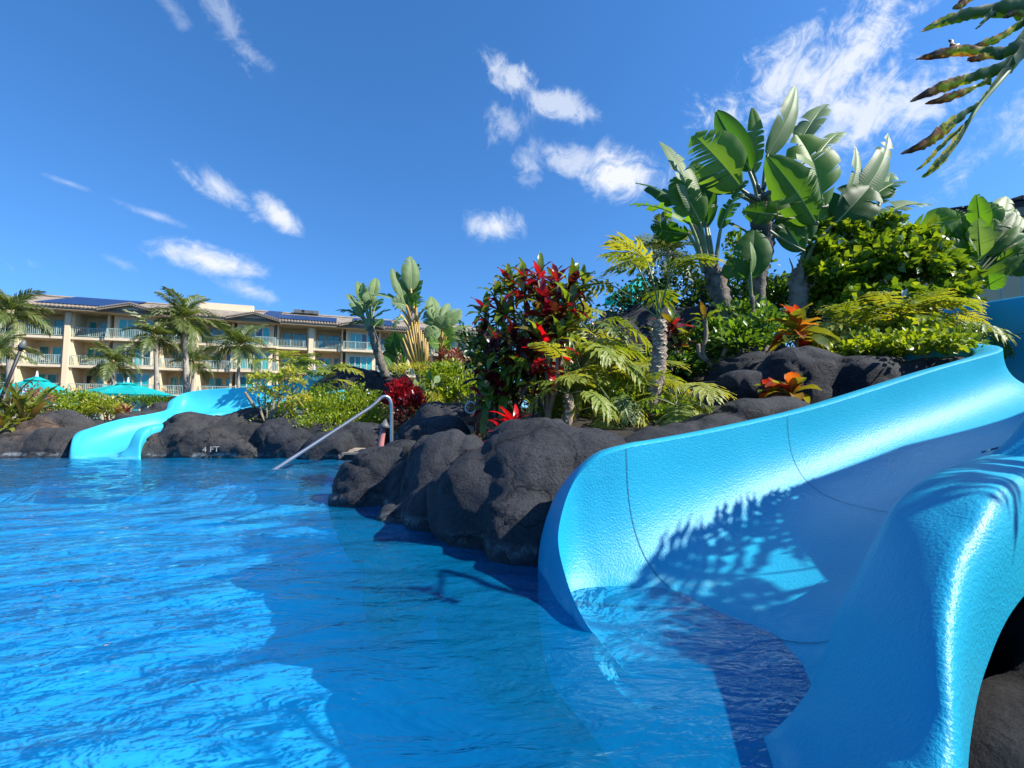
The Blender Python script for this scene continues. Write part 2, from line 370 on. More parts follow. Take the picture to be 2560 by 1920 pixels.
def water_mat():
    m, t, b = new_mat('pool_water'); t.nodes.remove(b)
    p = pos(t)
    mp = nd(t, 'ShaderNodeMapping'); mp.inputs['Scale'].default_value = (.55, 1.3, 1); mp.inputs['Rotation'].default_value = (0, 0, R(14)); t.links.new(p, mp.inputs[0])
    n1 = obj_noise(t, 7.5, 4, .58, .6, mp.outputs[0]); n2 = obj_noise(t, 21, 2, .5, .3, mp.outputs[0])
    q = bump(t, None, n1, .75, .036); q = bump(t, None, n2, .35, .012, q)
    gl = nd(t, 'ShaderNodeBsdfGlossy'); gl.inputs['Roughness'].default_value = .015; t.links.new(q, gl.inputs['Normal'])
    tr = nd(t, 'ShaderNodeBsdfTransparent'); tr.inputs[0].default_value = (.70, .94, 1, 1)
    rf = nd(t, 'ShaderNodeBsdfRefraction'); rf.inputs['Color'].default_value = (.70, .94, 1, 1); rf.inputs['IOR'].default_value = 1.33
    rf.inputs['Roughness'].default_value = .0; t.links.new(q, rf.inputs['Normal'])
    fr = nd(t, 'ShaderNodeFresnel'); fr.inputs['IOR'].default_value = 1.33; t.links.new(q, fr.inputs['Normal'])
    m1 = nd(t, 'ShaderNodeMixShader'); m1.inputs[0].default_value = .03
    t.links.new(tr.outputs[0], m1.inputs[1]); t.links.new(rf.outputs[0], m1.inputs[2])
    df = nd(t, 'ShaderNodeBsdfDiffuse'); df.inputs[0].default_value = (.003, .38, .86, 1); t.links.new(q, df.inputs['Normal'])
    m0 = nd(t, 'ShaderNodeMixShader'); m0.inputs[0].default_value = .20
    t.links.new(m1.outputs[0], m0.inputs[1]); t.links.new(df.outputs[0], m0.inputs[2])
    mx = nd(t, 'ShaderNodeMixShader'); t.links.new(mth(t, 'MULTIPLY', fr.outputs[0], 1.0, clamp=True), mx.inputs[0])
    t.links.new(m0.outputs[0], mx.inputs[1]); t.links.new(gl.outputs[0], mx.inputs[2])
    t.links.new(mx.outputs[0], t.nodes['Material Output'].inputs[0]); return m
M_water = water_mat()
# ================================================================== slides: section data
def slide_rows(rows):
    L = [r[0] for r in rows]; Rr = [r[1] for r in rows]; fl = [r[2] for r in rows]
    return L, Rr, fl
def sec_grid(L, Rr, fl, seg, K, n):
    Ld = catmull(L, seg); Rd = catmull(Rr, seg); fd = catmull([(f, 0, 0) for f in fl], seg)[:, 0]
    th = np.linspace(0, math.pi, K); c = np.cos(th); s = np.sin(th)
    cx = -np.sign(c)*np.abs(c)**(2/n)*.5+.5; ss = np.abs(s)**(2/n)
    G = np.zeros((len(Ld), K, 3))
    for i in range(len(Ld)):
        G[i, :, 0] = Ld[i, 0]*(1-cx) + Rd[i, 0]*cx; G[i, :, 1] = Ld[i, 1]*(1-cx) + Rd[i, 1]*cx
        rz = Ld[i, 2]*(1-cx) + Rd[i, 2]*cx
        G[i, :, 2] = rz - (rz-fd[i])*ss
    return G, Ld, Rd, fd
near_rows = [
    (PZ(1652, 1790, -.15), PZ(1835, 1868, -.13), -.17),
    (PZ(1550, 1664, -.09), P(1926, 1832, .95), -.155),
    (P(1461, 1551, 1.43), P(2010, 1742, .99), -.14),
    (P(1413, 1438, 1.60), P(2040, 1682, 1.02), -.12),
    (P(1396, 1330, 1.74), P(2075, 1593, 1.06), -.10),
    (P(1431, 1211, 1.84), P(2105, 1509, 1.09), -.08),
    (P(1490, 1150, 1.89), P(2135, 1450, 1.12), -.05),
    (P(1565, 1121, 1.94), P(2171, 1378, 1.15), -.015),
    (P(1658, 1104, 2.03), P(2240, 1258, 1.21), .04),
    (P(1770, 1083, 2.15), P(2330, 1190, 1.30), .10),
    (P(1896, 1056, 2.28), P(2450, 1148, 1.43), .20),
    (P(2040, 1021, 2.47), P(2570, 1108, 1.62), .30),
    (P(2180, 978, 2.68), Vector((2.30, 1.85, .66)), .42),
    (P(2341, 926, 2.98), Vector((2.95, 2.05, .86)), .55),
    (P(2440, 898, 3.25), Vector((3.75, 2.30, 1.12)), .66),
    (P(2500, 880, 3.50), Vector((4.60, 2.80, 1.28)), .76),
    (P(2500, 868, 3.78), Vector((5.25, 3.70, 1.40)), .84),
    (P(2440, 862, 4.00), Vector((5.20, 4.80, 1.47)), .90),
    (P(2356, 860, 4.15), P(2390, 850, 5.35), .96),
    (P(2250, 855, 4.35), P(2230, 842, 5.75), 1.02),
    (P(2070, 850, 4.75), P(2075, 835, 6.15), 1.10),
]
nL, nR, nF = slide_rows(near_rows)
far_rows = [
    (P(217, 1141, 6.85), P(296, 1139, 6.8), -.03),
    (P(199, 1114, 7.05), P(318, 1120, 6.9), -.005),
    (P(206, 1085, 7.25), P(334, 1088, 7.0), .03),
    (P(243, 1067, 7.5), P(348, 1073, 7.1), .06),
    (P(304, 1049, 7.85), P(380, 1064, 7.25), .16),
    (P(388, 1034, 8.25), P(425, 1058, 7.4), .28),
    (P(430, 1022, 8.6), P(470, 1046, 7.55), .40),
    (P(440, 1000, 8.95), P(505, 1038, 7.75), .52),
    (P(462, 984, 9.2), P(540, 1032, 8.0), .60),
    (P(520, 975, 9.35), P(590, 1026, 8.15), .66),
    (P(640, 968, 9.5), P(660, 1008, 8.3), .74),
    (P(760, 955, 9.8), P(765, 990, 8.6), .86),
    (P(860, 945, 10.2), P(860, 975, 9.0), .96),
]
fL, fR, fF = slide_rows(far_rows)
def centre(L, Rr, fl, seg=4):
    a = catmull(L, seg); b = catmull(Rr, seg); f = catmull([(x, 0, 0) for x in fl], seg)[:, 0]
    w = np.linalg.norm((a-b)[:, :2], axis=1)/2
    return (a+b)/2, f, w
CN = centre(nL, nR, nF); CFr = centre(fL, fR, fF)

# ================================================================== ground, pool basin, water
POOL = np.array([(-16, -8), (-16, 7.05), (-8, 7.1), (-6.4, 7.1), (-5.0, 7.0), (-3.2, 7.0), (-2.55, 6.75), (-1.6, 6.55), (-1.15, 5.6), (-1.05, 4.4), (-1.1, 3.7), (-.75, 3.1),
                 (-.3, 2.65), (.05, 2.3), (.4, 2.3), (1.0, 2.0), (1.5, 1.65), (1.45, 1.2), (1.05, .8), (.95, .3), (1.0, -8)])
def inside(X, Y, poly):
    ins = np.zeros(X.shape, bool); n = len(poly)
    for i in range(n):
        x1, y1 = poly[i]; x2, y2 = poly[(i+1) % n]
        if y1 == y2: continue
        c = ((y1 > Y) != (y2 > Y)) & (X < (x2-x1)*(Y-y1)/(y2-y1)+x1); ins ^= c
    return ins
def pdist(X, Y, poly, closed=True):
    d = np.full(X.shape, 1e9); n = len(poly)
    for i in range(n if closed else n-1):
        a = poly[i]; b = poly[(i+1) % n]; ab = b-a; L2 = (ab**2).sum()+1e-12
        t = np.clip(((X-a[0])*ab[0]+(Y-a[1])*ab[1])/L2, 0, 1)
        d = np.minimum(d, np.hypot(X-a[0]-t*ab[0], Y-a[1]-t*ab[1]))
    return d
CTRL = np.array([(-12, 8, .3), (-8, 8, .35), (-6, 8.2, .3), (-4, 8.4, .35), (-2.6, 7.4, .14), (-1.8, 6.9, .12), (-1.2, 6.6, .14), (-.8, 5.2, .22), (-.7, 4.2, .35), (-.4, 3.4, .42), (.1, 2.9, .45),
                 (.6, 2.75, .44), (1.1, 3.1, .52), (1.6, 3.4, .6), (2.4, 3.6, .72), (3.2, 4.0, .9), (3.2, 4.6, .98), (1.3, 4.4, .78), (.4, 4.2, .62), (2.2, 5, 1.0), (.3, 5.6, .6), (1.5, 6.5, 1.1), (3, 7, 1.35),
                 (5, 8, 1.6), (8, 8, 1.7), (-.6, 8, .55), (-1.5, 9.5, .6), (-3.2, 9.2, .5), (0, 10, .8), (3, 10, 1.5), (6, 12, 1.5), (-8, 12, .2), (-3, 13, .25), (2, 16, .8), (8, 18, 1.0),
                 (-14, 14, .15), (-20, 25, .12), (0, 25, .15), (12, 25, .3), (-40, 45, .1), (0, 50, .1), (6, 4, .9), (6, 1, .5), (2.5, .6, .35), (1.6, .4, .22), (1.3, -.5, .2), (3, -3, .3), (1.2, .8, .12), (8, -3, .4), (30, 10, .6), (-60, 10, .1)])
def ground_z(X, Y):
    X = np.asarray(X, float); Y = np.asarray(Y, float)
    w = 0; s = 0
    for x, y, z in CTRL:
        d2 = (X-x)**2+(Y-y)**2+.02; k = 1/d2**1.6; w = w+k; s = s+k*z
    h = s/w
    for (C, f, hw) in (CN, CFr):                        # bed of the slides
        d = np.full(X.shape, 1e9); fz = np.zeros(X.shape)
        for i in range(len(C)):
            q = np.hypot(X-C[i, 0], Y-C[i, 1]) - hw[i]
            m = q < d; d = np.where(m, q, d); fz = np.where(m, f[i], fz)
        t = np.clip((d+.02)/.22, 0, 1)
        low = np.minimum(h, fz-.14); h = np.where(d < .2, low*(1-t)+h*t, h)
    return h
def gz(x, y): return float(ground_z(np.array([x]), np.array([y]))[0])
ax = np.concatenate([-np.geomspace(14, 1500, 26)[::-1], np.arange(-13.8, -2.0, .2), np.arange(-2.0, 6.0, .09), np.arange(6.0, 14, .3), np.geomspace(14.2, 1500, 26)])
ay = np.concatenate([-np.geomspace(9, 1500, 18)[::-1], np.arange(-8.6, -.6, .5), np.arange(-.6, 8.5, .09), np.arange(8.5, 16, .3), np.geomspace(16.2, 2500, 30)])
GX, GY = np.meshgrid(ax, ay)
ins = inside(GX, GY, POOL); dd = pdist(GX, GY, POOL); sd = np.where(ins, -dd, dd)
H = ground_z(GX, GY); H = np.where(np.abs(GX) < 20, H + .03*np.sin(GX*3.1+GY*1.7)*np.sin(GY*2.3-GX*1.1), H)
nearw = np.clip(sd/.12, 0, 1); ledge = np.where((GX > -3) & (GX < -1.2) & (GY > 6), .10, -.05)
HO = np.where(sd > 0, ledge*(1-nearw)+H*nearw, -.62)
Hin = -.62 + .62*(1-np.clip(-sd/.10, 0, 1)) - .05
HH = np.where(sd > 0, HO, Hin)
ny, nx = GX.shape; idx = np.arange(nx*ny).reshape(ny, nx)
V = np.stack([GX, GY, HH], -1).reshape(-1, 3)
Q = np.stack([idx[:-1, :-1], idx[:-1, 1:], idx[1:, 1:], idx[1:, :-1]], -1).reshape(-1, 4)
cent = sd.reshape(-1)[Q].max(axis=1); isp = cent < 0.02
gcx = V[Q].mean(axis=1)
isdeck = (~isp) & (gcx[:, 1] > 6) & (gcx[:, 0] > -3) & (gcx[:, 0] < -1.1) & (gcx[:, 1] < 7.3)
g = mob('ground', V, Q[~isp], [M_soil, M_deck], midx=isdeck[~isp].astype(int)); props(g, kind='structure')
g = mob('pool_basin', V, Q[isp], M_pool); props(g, kind='structure')

wx = np.concatenate([np.arange(-16, -5, .14), np.arange(-5, 2.4, .035)]); wy = np.concatenate([np.arange(-8, .3, .3), np.arange(.3, 4, .03), np.arange(4, 8.2, .06)])
WX, WY = np.meshgrid(wx, wy)
WZ = np.zeros(WX.shape)
for k in range(26):
    lam = rng.uniform(.10, .75); a = R(rng.normal(96, 26)); ph = rng.uniform(0, 6.28); kx = math.cos(a)*2*math.pi/lam; ky = math.sin(a)*2*math.pi/lam
    WZ += .0023*(lam**.85)*np.sin(kx*WX+ky*WY+ph+.8*np.sin(WX*.9+k)+.6*np.sin(WY*1.3+k*2))*2.1
calm = .35+.65*np.clip((np.hypot(WX-.8, WY-1.2)-.5)/1.6, 0, 1)
WZ *= calm
ny, nx = WX.shape; idx = np.arange(nx*ny).reshape(ny, nx)
Q = np.stack([idx[:-1, :-1], idx[:-1, 1:], idx[1:, 1:], idx[1:, :-1]], -1).reshape(-1, 4)
mc = np.stack([WX, WY], -1).reshape(-1, 2)[Q].mean(axis=1)
keep = inside(mc[:, 0], mc[:, 1], POOL) | (pdist(mc[:, 0], mc[:, 1], POOL) < .25) | ((mc[:, 0] > .2) & (mc[:, 1] > .7) & (mc[:, 1] < 2.3) & (mc[:, 0] < 1.6))
w = mob('pool_water', np.stack([WX, WY, WZ], -1).reshape(-1, 3), Q[keep], M_water); props(w, kind='structure')

# ================================================================== water slides
def build_slide(root, L, Rr, fl, oL, oR, n=2.9, seg=8, K=41, w=.2, thick=.10, seams=(), mat=M_slide):
    G, Ld, Rd, fd = sec_grid(L, Rr, fl, seg, K, n)
    m = len(Ld); V = G.reshape(-1, 3); idx = np.arange(m*K).reshape(m, K)
    Q = np.stack([idx[:-1, :-1], idx[:-1, 1:], idx[1:, 1:], idx[1:, :-1]], -1).reshape(-1, 4)[:, ::-1]
    mob('channel', V, Q, mat, root)
    # wide rounded lip all round the mouth and along both edges
    inn = [Ld[i] for i in range(m-1, -1, -1)] + [G[0, j] for j in range(2, K-2, 2)] + [Rd[i] for i in range(m)]
    OLd = catmull(oL, seg); ORd = catmull(oR, seg)
    a = OLd[0]; b = ORd[0]; mid = []
    js = list(range(2, K-2, 2))
    for q, j in enumerate(js):
        t = (q+1)/(len(js)+1); p = a*(1-t)+b*t
        mid.append(p)
    out = [OLd[i] for i in range(m-1, -1, -1)] + mid + [ORd[i] for i in range(m)]
    VV = []; prof = [(0, 0), (.06, .010), (.16, .014), (.5, .012), (.84, .004), (.93, -.002), (.98, -.010), (1.03, -.024), (1.07, -.048), (1.095, -.085), (1.10, -.12), (1.09, -.13-thick)]
    for p, q in zip(inn, out):
        p = np.array(p); q = np.array(q)
        for (t, dz) in prof:
            r = p*(1-t)+q*t; r = r + np.array([0, 0, dz]); VV.append(r)
    k = len(prof); idx = np.arange(len(VV)).reshape(-1, k)
    Q = np.stack([idx[:-1, :-1], idx[1:, :-1], idx[1:, 1:], idx[:-1, 1:]], -1).reshape(-1, 4)[:, ::-1]
    mob('lip', np.array(VV), Q, mat, root)
    for (sr, j0, j1) in seams:
        i = int(sr*seg); mb = MB()
        A = G[i]; B = G[min(i+1, m-1)]
        for j in range(j0, j1):
            tdir = (Vector(B[j])-Vector(A[j])).normalized()*.0026; t2 = (Vector(B[j+1])-Vector(A[j+1])).normalized()*.0035
            nrm = (Vector(A[j+1])-Vector(A[j])).cross(tdir).normalized()
            c = Vector(camo.location)-Vector(A[j])
            if nrm.dot(Vector((0, 0, 1)) + c.normalized()) < 0: nrm = -nrm
            o = nrm*.0025
            mb.add([Vector(A[j])+o, Vector(A[j+1])+o, Vector(A[j+1])+t2+o, Vector(A[j])+tdir+o], [(0, 1, 2, 3)])
        mb.build('seam', M_seam, root)
    return G
def outward(L, Rr, w, side, drop=.015):
    out = []
    for i in range(len(L)):
        a = np.array(L[i]); b = np.array(Rr[i])
        j0, j1 = max(i-1, 0), min(i+1, len(L)-1); s = L if side == 'L' else Rr
        t = np.array(s[j1])-np.array(s[j0]); n = np.array([-t[1], t[0], 0]); n /= np.linalg.norm(n)+1e-9
        d = (a-b) if side == 'L' else (b-a)
        if n.dot(d) < 0: n = -n
        p = np.array(s[i])
        out.append(Vector(p+n*w-np.array([0, 0, drop])))
    return out
sr = thing('water_slide', 'large bright blue fibreglass water slide curving down beside the rocks into the near water', 'water slide', (1.0, 1.6, 0))
oL = outward(nL, nR, .17, 'L')
px_out = {0: PZ(1690, 1890, -.2), 1: PZ(1479, 1646, -.13), 2: PZ(1385, 1540, -.06), 3: P(1356, 1440, 1.90), 4: P(1351, 1345, 2.02), 5: P(1392, 1228, 2.08), 6: P(1478, 1138, 2.10), 7: P(1562, 1112, 2.12)}
for k, v in px_out.items(): oL[k] = v
oR = outward(nR, nL, .2, 'L')
px_outR = {0: P(1850, 2080, .76), 1: P(2080, 2120, .72), 2: P(2280, 2060, .63), 3: P(2345, 1940, .65), 4: P(2355, 1815, .69), 5: P(2358, 1690, .73), 6: P(2362, 1590, .77), 7: P(2378, 1475, .83), 8: P(2420, 1350, .91), 9: P(2500, 1228, 1.0), 10: P(2620, 1176, 1.2)}
for k, v in px_outR.items(): oR[k] = v
NG = build_slide(sr, nL, nR, nF, oL, oR, seams=[(7.05, 0, 38), (10.6, 0, 30), (17.2, 22, 40)])
# raised splash panel on the outside of the turn
def raised_panel():
    Rd = catmull(nR, 8); i0, i1 = 10*8, 18*8+6
    VV = []; rows = 10; hs = []
    seq = list(range(i0, i1)); m = len(seq)
    for q, i in enumerate(seq):
        p = Rd[i]; t = Rd[min(i+1, len(Rd)-1)]-Rd[max(i-1, 0)]; nn = np.array([t[1], -t[0], 0]); nn /= np.linalg.norm(nn)+1e-9
        e = (m-1-q)*np.linalg.norm((Rd[seq[-1]]-Rd[seq[-2]])[:2])/.45
        top_h = .42+.40*max(0, min(1, (125-i)/14)); h = top_h*min(1, max(0, 1-(1-min(1, e))**2.6))**.5 if e < 1 else top_h  # stretch out of view is heightened to throw shade across the channel
        h *= min(1, q/22)
        prof = [(0, .0), (0.01, .25), (.03, .5), (.05, .75), (.065, .93), (.09, 1.0), (.20, 1.01), (.23, .96), (.23, .5), (.23, 0)]
        for (o, hh) in prof: VV.append(p+nn*o+np.array([0, 0, h*hh]))
    k = 10; idx = np.arange(len(VV)).reshape(-1, k)
    Q = np.stack([idx[:-1, :-1], idx[1:, :-1], idx[1:, 1:], idx[:-1, 1:]], -1).reshape(-1, 4)
    mob('raised_side_panel', np.array(VV), Q, M_slide, sr)
    s = MB()
    for q in range(0, m-1):
        p = Vector(VV[q*k]); p2 = Vector(VV[(q+1)*k]); n = Vector((-(p2-p).y, (p2-p).x, 0)).normalized()*.004
        if n.dot(Vector((0, 0, 0))-p) < 0: n = -n
        s.add([p+n+Vector((0, 0, .018)), p2+n+Vector((0, 0, .018)), p2+n+Vector((0, 0, .024)), p+n+Vector((0, 0, .024))], [(0, 1, 2, 3)])
    q = m-26
    for hh in range(0, 5):
        a = Vector(VV[q*k+hh]); b = Vector(VV[q*k+hh+1]); t = (Vector(VV[(q+1)*k+hh])-a).normalized()*.006; n = t.cross(b-a).normalized()*.004
        if n.dot(-a) < 0: n = -n
        s.add([a+n, b+n, b+t+n, a+t+n], [(0, 1, 2, 3)])
    s.build('seam', M_seam, sr)
raised_panel()
fr = thing('water_slide', 'smaller pale blue water slide on the far shore between brown-black rocks', 'water slide', (-6, 7.3, 0))
foL = outward(fL, fR, .11, 'L'); foR = outward(fR, fL, .11, 'L')
foL[0] = P(176, 1147, 6.75); foL[1] = P(177, 1112, 7.0); foL[2] = P(189, 1083, 7.25)
foR[0] = P(349, 1148, 6.7); foR[1] = P(350, 1110, 6.85); foR[2] = P(360, 1084, 7.0); foR[3] = P(374, 1070, 7.1)
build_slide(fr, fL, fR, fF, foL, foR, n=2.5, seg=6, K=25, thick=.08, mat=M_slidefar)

# ================================================================== rocks
def rock(label, blobs, voxel=.05, amp=.05, mat=None, sm=3, freq=1.0, name='lava_rock', group=None):
    bm = bmesh.new()
    for c, r, rz in blobs:
        M = Matrix.Translation(Vector(c)) @ Matrix.Rotation(rz, 4, 'Z') @ Matrix.Diagonal((*r, 1))
        q = bmesh.ops.create_icosphere(bm, subdivisions=4, radius=1)['verts']
        for v in q:
            c_ = v.co; v.co = M @ Vector([math.copysign(abs(x)**.72, x) for x in c_])
    # push the raw forms about before they are merged, so creases stay where forms meet
    for v in bm.verts:
        p = v.co*1.7*freq; v.co += v.co.normalized()*0 + Vector((noise.noise(p), noise.noise(p+Vector((9, 2, 4))), noise.noise(p+Vector((3, 7, 1)))))*amp*2.2
    me = bpy.data.meshes.new('tmp'); bm.to_mesh(me); bm.free()
    o = bpy.data.objects.new('tmp', me); COL.objects.link(o)
    md = o.modifiers.new('r', 'REMESH'); md.mode = 'VOXEL'; md.voxel_size = voxel
    ms = o.modifiers.new('s', 'SMOOTH'); ms.iterations = sm; ms.factor = .5
    dg = bpy.context.evaluated_depsgraph_get(); dg.update()
    m2 = bpy.data.meshes.new_from_object(o.evaluated_get(dg)); bpy.data.objects.remove(o); bpy.data.meshes.remove(me)
    n = len(m2.vertices); co = np.empty(n*3, np.float32); m2.vertices.foreach_get('co', co); co = co.reshape(-1, 3)
    nr = np.empty(n*3, np.float32); m2.vertices.foreach_get('normal', nr); nr = nr.reshape(-1, 3)
    dsp = np.empty(n)
    for i in range(n):
        p = Vector(co[i]); q = p*freq
        a = noise.fractal(q*2.3, 1.0, 2.1, 4); b = abs(noise.noise(q*Vector((1.6, 1.6, 3.2))+Vector((5, 5, 5))))
        c = noise.fractal(q*11, 1.0, 2.0, 3)
        dsp[i] = a*amp*.75 - max(0, .09-b)*amp*7 + c*amp*.22 - max(0, .07-abs(noise.noise(q*2.7+Vector((1, 8, 3)))))*amp*4
    co += nr*dsp[:, None]
    base = np.array(blobs[0][0], np.float32)
    co -= base; m2.vertices.foreach_set('co', co.ravel())
    m2.name = name; m2.materials.clear(); m2.materials.append(mat or M_rock)
    m2.polygons.foreach_set('use_smooth', np.ones(len(m2.polygons), bool)); m2.update()
    o = bpy.data.objects.new(name, m2); o.location = base; COL.objects.link(o)
    return props(o, label, 'rock', group)
def B(px, py, Y, r, rz=0): return (P(px, py, Y), r, rz)
# foreground bank
rock('big dark rock lobe at the left tip of the foreground bank, standing in the water', [
    ((-1.02, 3.62, -.05), (.36, .34, .42), .3), ((-.93, 4.0, 0), (.35, .4, .34), 0), ((-.62, 3.35, -.15), (.34, .36, .48), .4)], .028, .045)
rock('tall rounded dark rock hump behind the sunlit rock shoulder', [
    ((-.72, 4.05, .15), (.34, .30, .47), 0), ((-.62, 4.05, .2), (.26, .30, .44), .2), ((-.95, 4.15, -.05), (.25, .3, .40), 0)], .028, .04)
rock('rough rock shoulder with a sunlit grey crown in the middle of the foreground bank', [
    ((-.43, 3.15, .02), (.33, .32, .52), .2), ((-.30, 2.95, -.15), (.36, .40, .42), 0), ((-.18, 3.3, .05), (.30, .3, .42), 0), ((-.62, 3.0, -.3), (.3, .3, .4), 0)], .026, .045)
rock('broad dark rock joined to the left side of the near slide mouth', [
    ((.16, 2.62, .05), (.36, .36, .56), .3), ((-.10, 2.62, -.1), (.34, .36, .50), 0), ((.40, 2.62, .05), (.36, .32, .50), 0), ((.10, 2.35, -.25), (.30, .32, .50), 0), ((.68, 2.78, .05), (.34, .3, .46), .2), ((.30, 2.25, -.35), (.25, .2, .4), 0)], .024, .045)
rock('low rounded rock between the planted bed and the near slide rim', [((1.05, 3.02, .33), (.42, .26, .27), .3), ((1.45, 3.2, .38), (.35, .25, .26), .4)], .03, .03)
rock('grey rock hidden half under the scarlet cordyline beside the slide rim', [((1.75, 3.38, .48), (.34, .22, .28), .5), ((2.05, 3.5, .5), (.3, .2, .26), .4)], .03, .03)
rock('long black rock ridge inside the slide bend below the green shrub', [
    ((2.75, 4.25, .85), (.5, .34, .42), .4), ((3.25, 4.15, .90), (.50, .3, .30), .5), ((2.3, 4.3, .75), (.4, .3, .34), .2), ((3.0, 5.3, .98), (.7, .4, .42), .1), ((3.7, 4.0, .92), (.35, .22, .22), 0)], .035, .035)
rock('black shaded rock at the lower right edge outside the near slide', [
    ((1.10, .70, -.08), (.30, .28, .22), .1), ((1.30, .97, .03), (.30, .20, .27), .5), ((1.02, .82, -.03), (.24, .23, .22), .3), ((1.65, 1.2, .10), (.34, .22, .32), .5), ((.95, .60, -.08), (.22, .22, .2), 0), ((1.12, .45, -.14), (.34, .34, .28), .3), ((1.5, .6, -.05), (.3, .4, .3), 0), ((1.42, .98, .02), (.32, .3, .38), .5), ((1.75, 1.0, -.05), (.45, .4, .45), .6), ((1.15, .1, -.2), (.45, .5, .36), 0), ((2.5, 1.35, .1), (.6, .4, .42), .4)], .03, .04, M_rockdark)
rock('dark rock face in the shade behind the bird of paradise trunks', [
    ((2.6, 7.6, 1.6), (1.1, .5, .95), 0), ((1.6, 7.3, 1.3), (.8, .5, .85), .2), ((3.6, 7.6, 1.4), (.9, .5, .8), 0)], .06, .08, M_rock)
rock('upright grey rock with pale face behind the yellow leaved stems', [((1.35, 6.2, 1.25), (.42, .35, .62), .1), ((1.9, 6.3, 1.1), (.5, .4, .55), 0)], .04, .06, M_rock)
rock('smooth blue-black boulder behind the silver handrail in the garden', [((.95, 7.2, 1.2), (.75, .5, .58), 0)], .05, .05)
# far shore
rock('long low rock bank at the far left shore below the strap leaved plant', [
    ((-9.6, 7.5, -.05), (1.3, .5, .34), 0), ((-8.1, 7.55, .0), (1.1, .5, .34), 0), ((-7.45, 7.5, .05), (.5, .42, .40), .1), ((-8.0, 8.0, .15), (.6, .4, .50), .1), ((-8.4, 7.2, -.1), (1.6, .25, .36), 0), ((-11.5, 7.6, 0), (1.5, .5, .35), 0)], .045, .06, M_rockbrown)
rock('dark brown rock slope rising behind the far slide', [
    ((-7.5, 8.5, .05), (.7, .35, .42), 0), ((-7.1, 9.0, .2), (.8, .35, .48), .3), ((-6.9, 9.5, .38), (.6, .35, .58), .4), ((-8.2, 8.5, .1), (.8, .4, .34), 0)], .05, .06, M_rockbrown)
rock('wide brown-stained rock between the far slide and the green hedge', [
    ((-4.9, 7.35, .02), (.8, .42, .46), 0), ((-4.9, 7.55, .30), (.8, .34, .42), .1), ((-4.3, 7.75, .35), (.6, .34, .42), 0), ((-4.0, 7.45, 0), (.7, .4, .50), 0), ((-3.7, 7.9, .3), (.8, .5, .42), 0), ((-5.35, 7.3, -.1), (.3, .3, .42), 0), ((-4.4, 7.1, -.12), (1.0, .26, .38), 0), ((-5.50, 7.12, -.02), (.26, .22, .33), 0)], .04, .06, M_rockbrown)
rock('rounded grey boulder at the water below the left end of the hedge', [((-3.35, 7.1, .05), (.42, .35, .40), 0), ((-3.6, 7.25, .2), (.35, .3, .38), 0)], .035, .05)
rock('small rounded boulder under the middle of the hedge', [((-3.05, 7.25, .14), (.30, .3, .34), 0)], .03, .04)
rock('smooth grey boulder cut by a dark crack beside the pool steps', [((-2.75, 6.95, .05), (.40, .34, .36), 0), ((-2.35, 7.25, .12), (.40, .34, .42), .3)], .03, .035)
rock('big blue-black boulder rising behind the hedge at the foot of the leaning banana-like trunk', [((-3.3, 9.8, .85), (.95, .5, .82), 0), ((-2.55, 9.7, .75), (.55, .5, .78), 0)], .06, .07)
rock('dark boulder behind the lime shrub right of the pale trunk', [((-.8, 9.6, .95), (.8, .5, .62), 0)], .05, .05)
rock('grey boulder behind the wooden post', [((-.72, 5.3, .38), (.42, .32, .42), 0), ((-.25, 5.4, .42), (.4, .3, .4), 0)], .035, .04)
# pool step slab and orange blotch
s = MB(); s.box((-2.42, 6.52, .085), (1.1, -.10, 0), (.1, .45, 0), (0, 0, .03)); s.box((-2.40, 6.55, -.4), (1.06, -.10, 0), (.1, .40, 0), (0, 0, .483), 1); o = s.build('pool_step', [M_deck, M_rockdark]); props(o, 'flat pale stone slab at the pool edge between boulder and dark rock', 'step')

# painted depth marking on the far rock face
dg = bpy.context.evaluated_depsgraph_get(); dg.update()
def hit(px, py):
    d = ray(px, py).normalized(); ok, loc, nor, idx, ob, mt = S.ray_cast(dg, Vector((0, 0, CH)), d)
    return (loc, nor) if ok else (None, None)
loc, nor = hit(527, 1124)
if loc is not None:
    fc = bpy.data.curves.new('depth_marking', 'FONT'); fc.body = '4 FT'; fc.size = .115; fc.extrude = .004; fc.align_x = 'CENTER'; fc.align_y = 'CENTER'
    fo = bpy.data.objects.new('tmp', fc); COL.objects.link(fo); dg = bpy.context.evaluated_depsgraph_get()
    me = bpy.data.meshes.new_from_object(fo.evaluated_get(dg)); bpy.data.objects.remove(fo)
    me.materials.clear(); me.materials.append(simple('faded_paint', (.30, .31, .31), (.12, .12, .12), 30, .8, 0)); o = bpy.data.objects.new('depth_marking', me); COL.objects.link(o)
    toc = (Vector((0, 0, CH))-loc).normalized(); o.location = loc+toc*.08; o.rotation_euler = (math.pi/2-.15, 0, math.atan2(toc.y, toc.x)+math.pi/2)
    props(o, 'faded 4 FT depth marking painted on the rock just above the far waterline', 'marking')
